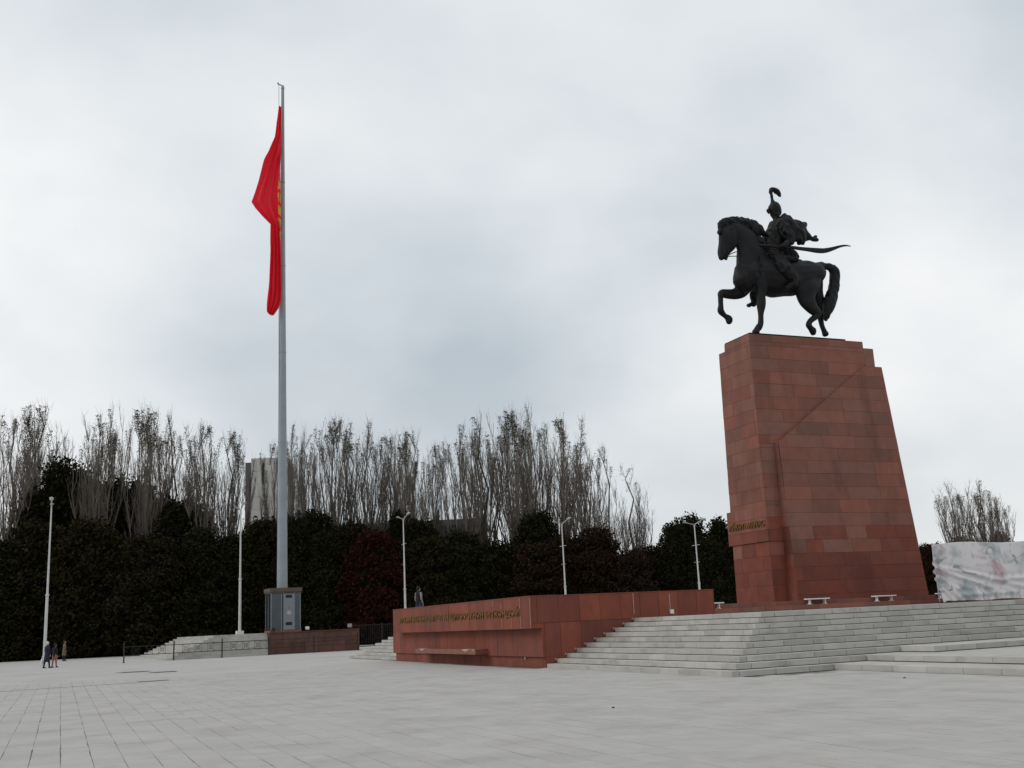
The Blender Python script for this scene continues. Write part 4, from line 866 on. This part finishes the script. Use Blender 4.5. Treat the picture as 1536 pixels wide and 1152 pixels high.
def where(x, y):
    px = 768+1601*x/y/1.0
    row = 'front' if y < 121 else 'back'
    refs = [(0,'at the left edge of the view'),(75,'behind the leftmost lamp'),(160,'beneath the pale bare trunks on the left'),(255,'right of the left group of poplars'),(350,'behind the lamp on the terrace'),(405,'beneath the grey tower'),(445,'just right of the flagpole'),(500,'between flagpole and crimson tree'),(565,'left of the red wall'),(620,'behind the standing man'),(700,'above the gold lettering'),(760,'left of the bend in the red wall'),(830,'behind the lamp at the wall bend'),(900,'right of the wall-bend lamp'),(960,'under the fanning last poplar'),(1020,'around the lamp nearest the pedestal'),(1080,'touching the pedestal from the left'),(1250,'hidden behind the pedestal'),(1400,'between pedestal and printed cloth'),(1470,'behind the printed cloth'),(1560,'at the right edge')]
    return min(refs, key=lambda q: abs(q[0]-px))[1], row
used = {}
for i, (x,y,h,hw,k) in enumerate(EV):
    h *= (.90 if x < -22 else .95)*(1+.09*math.sin(i*2.7)) if y < 121 else .98
    vs = bv[k]; vm = vs[i % len(vs)]; wh, row = where(x, y)
    lab = f'{ADJ[k]} in the {row} row {wh}'
    used[lab] = used.get(lab, 0)+1
    if used[lab] > 1: lab = ['taller ','second ','third '][min(2,used[lab]-1)] + lab
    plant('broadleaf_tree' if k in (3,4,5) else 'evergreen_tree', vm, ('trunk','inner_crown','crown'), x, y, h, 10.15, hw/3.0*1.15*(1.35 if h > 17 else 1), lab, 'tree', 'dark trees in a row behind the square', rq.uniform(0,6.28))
# low clipped hedge under the trees, and the woodland that closes the gaps
hd = MB()
rh = random.Random(90)
for q in range(26000):
    x = rh.uniform(-88, 75); y = 121.5+rh.uniform(-1.2,1.2)+ (0 if x < 40 else 3); z = rh.uniform(0,1)**.8*(2.6+.9*noise.noise(Vector((x*.35,0,0)))); leafquad(hd, Vector((x,y,z)), rh.uniform(.1,.2), rh)
hd.box(-88,75,121.2,123,0,2.0)
o = hd.build('hedge', leaf_green_m); o['kind'] = 'stuff'; 
wd_ = MB()
for q in range(60000):
    x = rh.uniform(-110, 110); y = rh.uniform(139,150); top_ = 6.0+2.5*noise.noise(Vector((x*.12,y*.1,3))) - (4 if x > 8 else 0); z = rh.uniform(.02,1)*top_; leafquad(wd_, Vector((x,y,z)), rh.uniform(.15,.34), rh)
wd_.box(-110,110,146,150,0,5.5)
o = wd_.build('distant_wood', leaf_green_m); o['kind'] = 'stuff'

# ================================================================== PEOPLE
def person(lab, loc, rz, top_m, trou_m, hair, coat=0, sleeve=None, h=1.72, stride=.16, bag=None, hat=None, bend=0):
    t_ = thing('person', lab, 'person', loc, rz); s = h/1.72
    mb = MB(); X = Vector((1,0,0))           # faces -y
    def lf(pts, n=12, side=Vector((1,0,0))): mb.loft([(x*s,(y)*s,z*s,a*s,b*s) for x,y,z,a,b in pts], n, side)
    # torso, neck, head
    lf([(0,0,.92,.10,.15),(0,0,1.02,.105,.15),(0,-.01,1.18,.10,.15),(0,-.01,1.32,.11,.18),(0,0,1.42,.085,.17),(0,0,1.47,.05,.07),(0,-.01,1.52,.05,.055)])
    lf([(0,-.03,1.53,.055,.05),(0,-.02,1.58,.085,.07),(0,-.005,1.64,.095,.078),(0,0,1.69,.075,.065),(0,0,1.715,.04,.04)])
    lf([(0,-.105,1.625,.012,.012),(0,-.125,1.60,.016,.014),(0,-.10,1.59,.01,.014)],8)
    for sx, st in ((-1,stride),(1,-stride)):
        lf([(sx*.085,0,.95,.085,.085),(sx*.09,-st*.35,.72,.078,.075),(sx*.09,-st*.55,.50,.056,.052),(sx*.09,-st*.7,.34,.056,.05),(sx*.09,-st*.95+.01,.10,.036,.034)])
        lf([(sx*.09,-st+.04,.05,.04,.035),(sx*.09,-st-.04,.045,.04,.042),(sx*.095,-st-.14,.03,.028,.042)])
        lf([(sx*.18,0,1.39,.05,.055),(sx*.215,.0,1.25,.045,.045),(sx*.225,.01,1.10,.038,.038),(sx*.22,-.05,.97,.032,.032),(sx*.215,-.09,.87,.024,.026)],10)
        lf([(sx*.215,-.09,.88,.025,.03),(sx*.213,-.105,.80,.030,.018)],8)
    me = remesh(mb, .017, 1, 'body', skin_m)
    body = link('body', me, t_)
    mb = MB()
    for sx in (-1,1):
        for k, ln in enumerate((.060,.072,.068,.052)):
            y0 = -.075-.018*k; mb.rod((sx*.213*s,y0*s,.80*s),(sx*.205*s,(y0-.004)*s,(.80-ln*.6)*s),.0085,.008,6); mb.rod((sx*.205*s,(y0-.004)*s,(.80-ln*.6)*s),(sx*.192*s,(y0+.004)*s,(.80-ln*1.1)*s),.008,.007,6)
        mb.rod((sx*.205*s,-.085*s,.85*s),(sx*.185*s,-.15*s,.80*s),.011,.008,6)
    mb.build('fingers', skin_m, t_, True)
    def cl(name, parts, m_, n=16, vox=.02):
        q = MB()
        for pts in parts: q.loft([(x*s,y*s,z*s,a*s,b*s) for x,y,z,a,b in pts], n, Vector((1,0,0)))
        link(name, remesh(q, vox, 1, name, m_), t_)
    hem = .52 if coat else .88
    tor = [(0,0,hem,.17 if coat else .125,.21 if coat else .165),(0,0,1.0,.135,.175),(0,-.01,1.18,.13,.175),(0,-.01,1.32,.135,.20),(0,0,1.42,.105,.185),(0,.0,1.475,.07,.09)]
    arms = [[(sx*.18,0,1.40,.062,.066),(sx*.218,.0,1.25,.058,.058),(sx*.228,.01,1.10,.05,.05),(sx*.222,-.05,.97,.044,.044),(sx*.217,-.085,.89,.036,.036)] for sx in (-1,1)]
    if sleeve: cl('vest', [tor], top_m); cl('sleeves', arms, sleeve)
    else: cl('coat' if coat else 'jacket', [tor]+arms, top_m)
    legs = [[(sx*.085,0,.95,.10,.10),(sx*.09,-st*.35,.72,.092,.085),(sx*.09,-st*.55,.50,.068,.066),(sx*.09,-st*.7,.34,.064,.06),(sx*.09,-st*.95+.01,.09,.052,.052)] for sx, st in ((-1,stride),(1,-stride))]
    cl('trousers', legs, trou_m)
    cl('shoes', [[(sx*.09,-st+.05,.045,.045,.045),(sx*.09,-st-.04,.045,.045,.05),(sx*.095,-st-.16,.03,.032,.046)] for sx, st in ((-1,stride),(1,-stride))], black_m, vox=.016)
    cl('hair' if not hat else 'hat', [[(0,.03,1.58,.07,.075),(0,.02,1.65,.098,.088),(0,.01,1.70,.085,.078),(0,.01,1.735,.045,.045)]], hat or hair, vox=.016)
    return t_
person('person in long navy coat and pale hat walking on the square at far left', (-32.6,74.9,0), 2.6, navy_m, black_m, hair_m, coat=1, hat=cream_m, h=1.74)
person('person in a black jacket and dusty pink trousers walking close beside the navy coat', (-32.42,75.7,0), 2.7, black_m, pink_m, hair_m, h=1.58, stride=.12)
person('person in a khaki quilted coat standing farther off, right of the walking pair', (-42.6,101.5,0), 2.2, khaki_m, black_m, mat('brown_hair',(.08,.03,.02),.8), coat=1, h=1.80, stride=.05)
person('person in black vest with grey sleeves and blue jeans standing behind the red wall', (-5.15,54.2,1.83), 2.35, black_m, jean_m, hair_m, sleeve=grey_m, h=1.70, stride=.06)
mb = MB(); mb.loft([(0,0,0,.05,.06),(0,0,.1,.12,.10),(0,0,.28,.13,.08),(0,0,.36,.06,.05)], 10, Vector((1,0,0))); mb.rod((0,-.07,.34),(0,0,.55),.012,.012,5).rod((0,.07,.34),(0,0,.55),.012,.012,5)
o = mb.build('carrier_bag', white_m, None, True); o.location = (-32.98,75.05,.28); o['label'] = 'whitish carrier bag hanging from the hand of the person in navy'; o['category'] = 'bag'
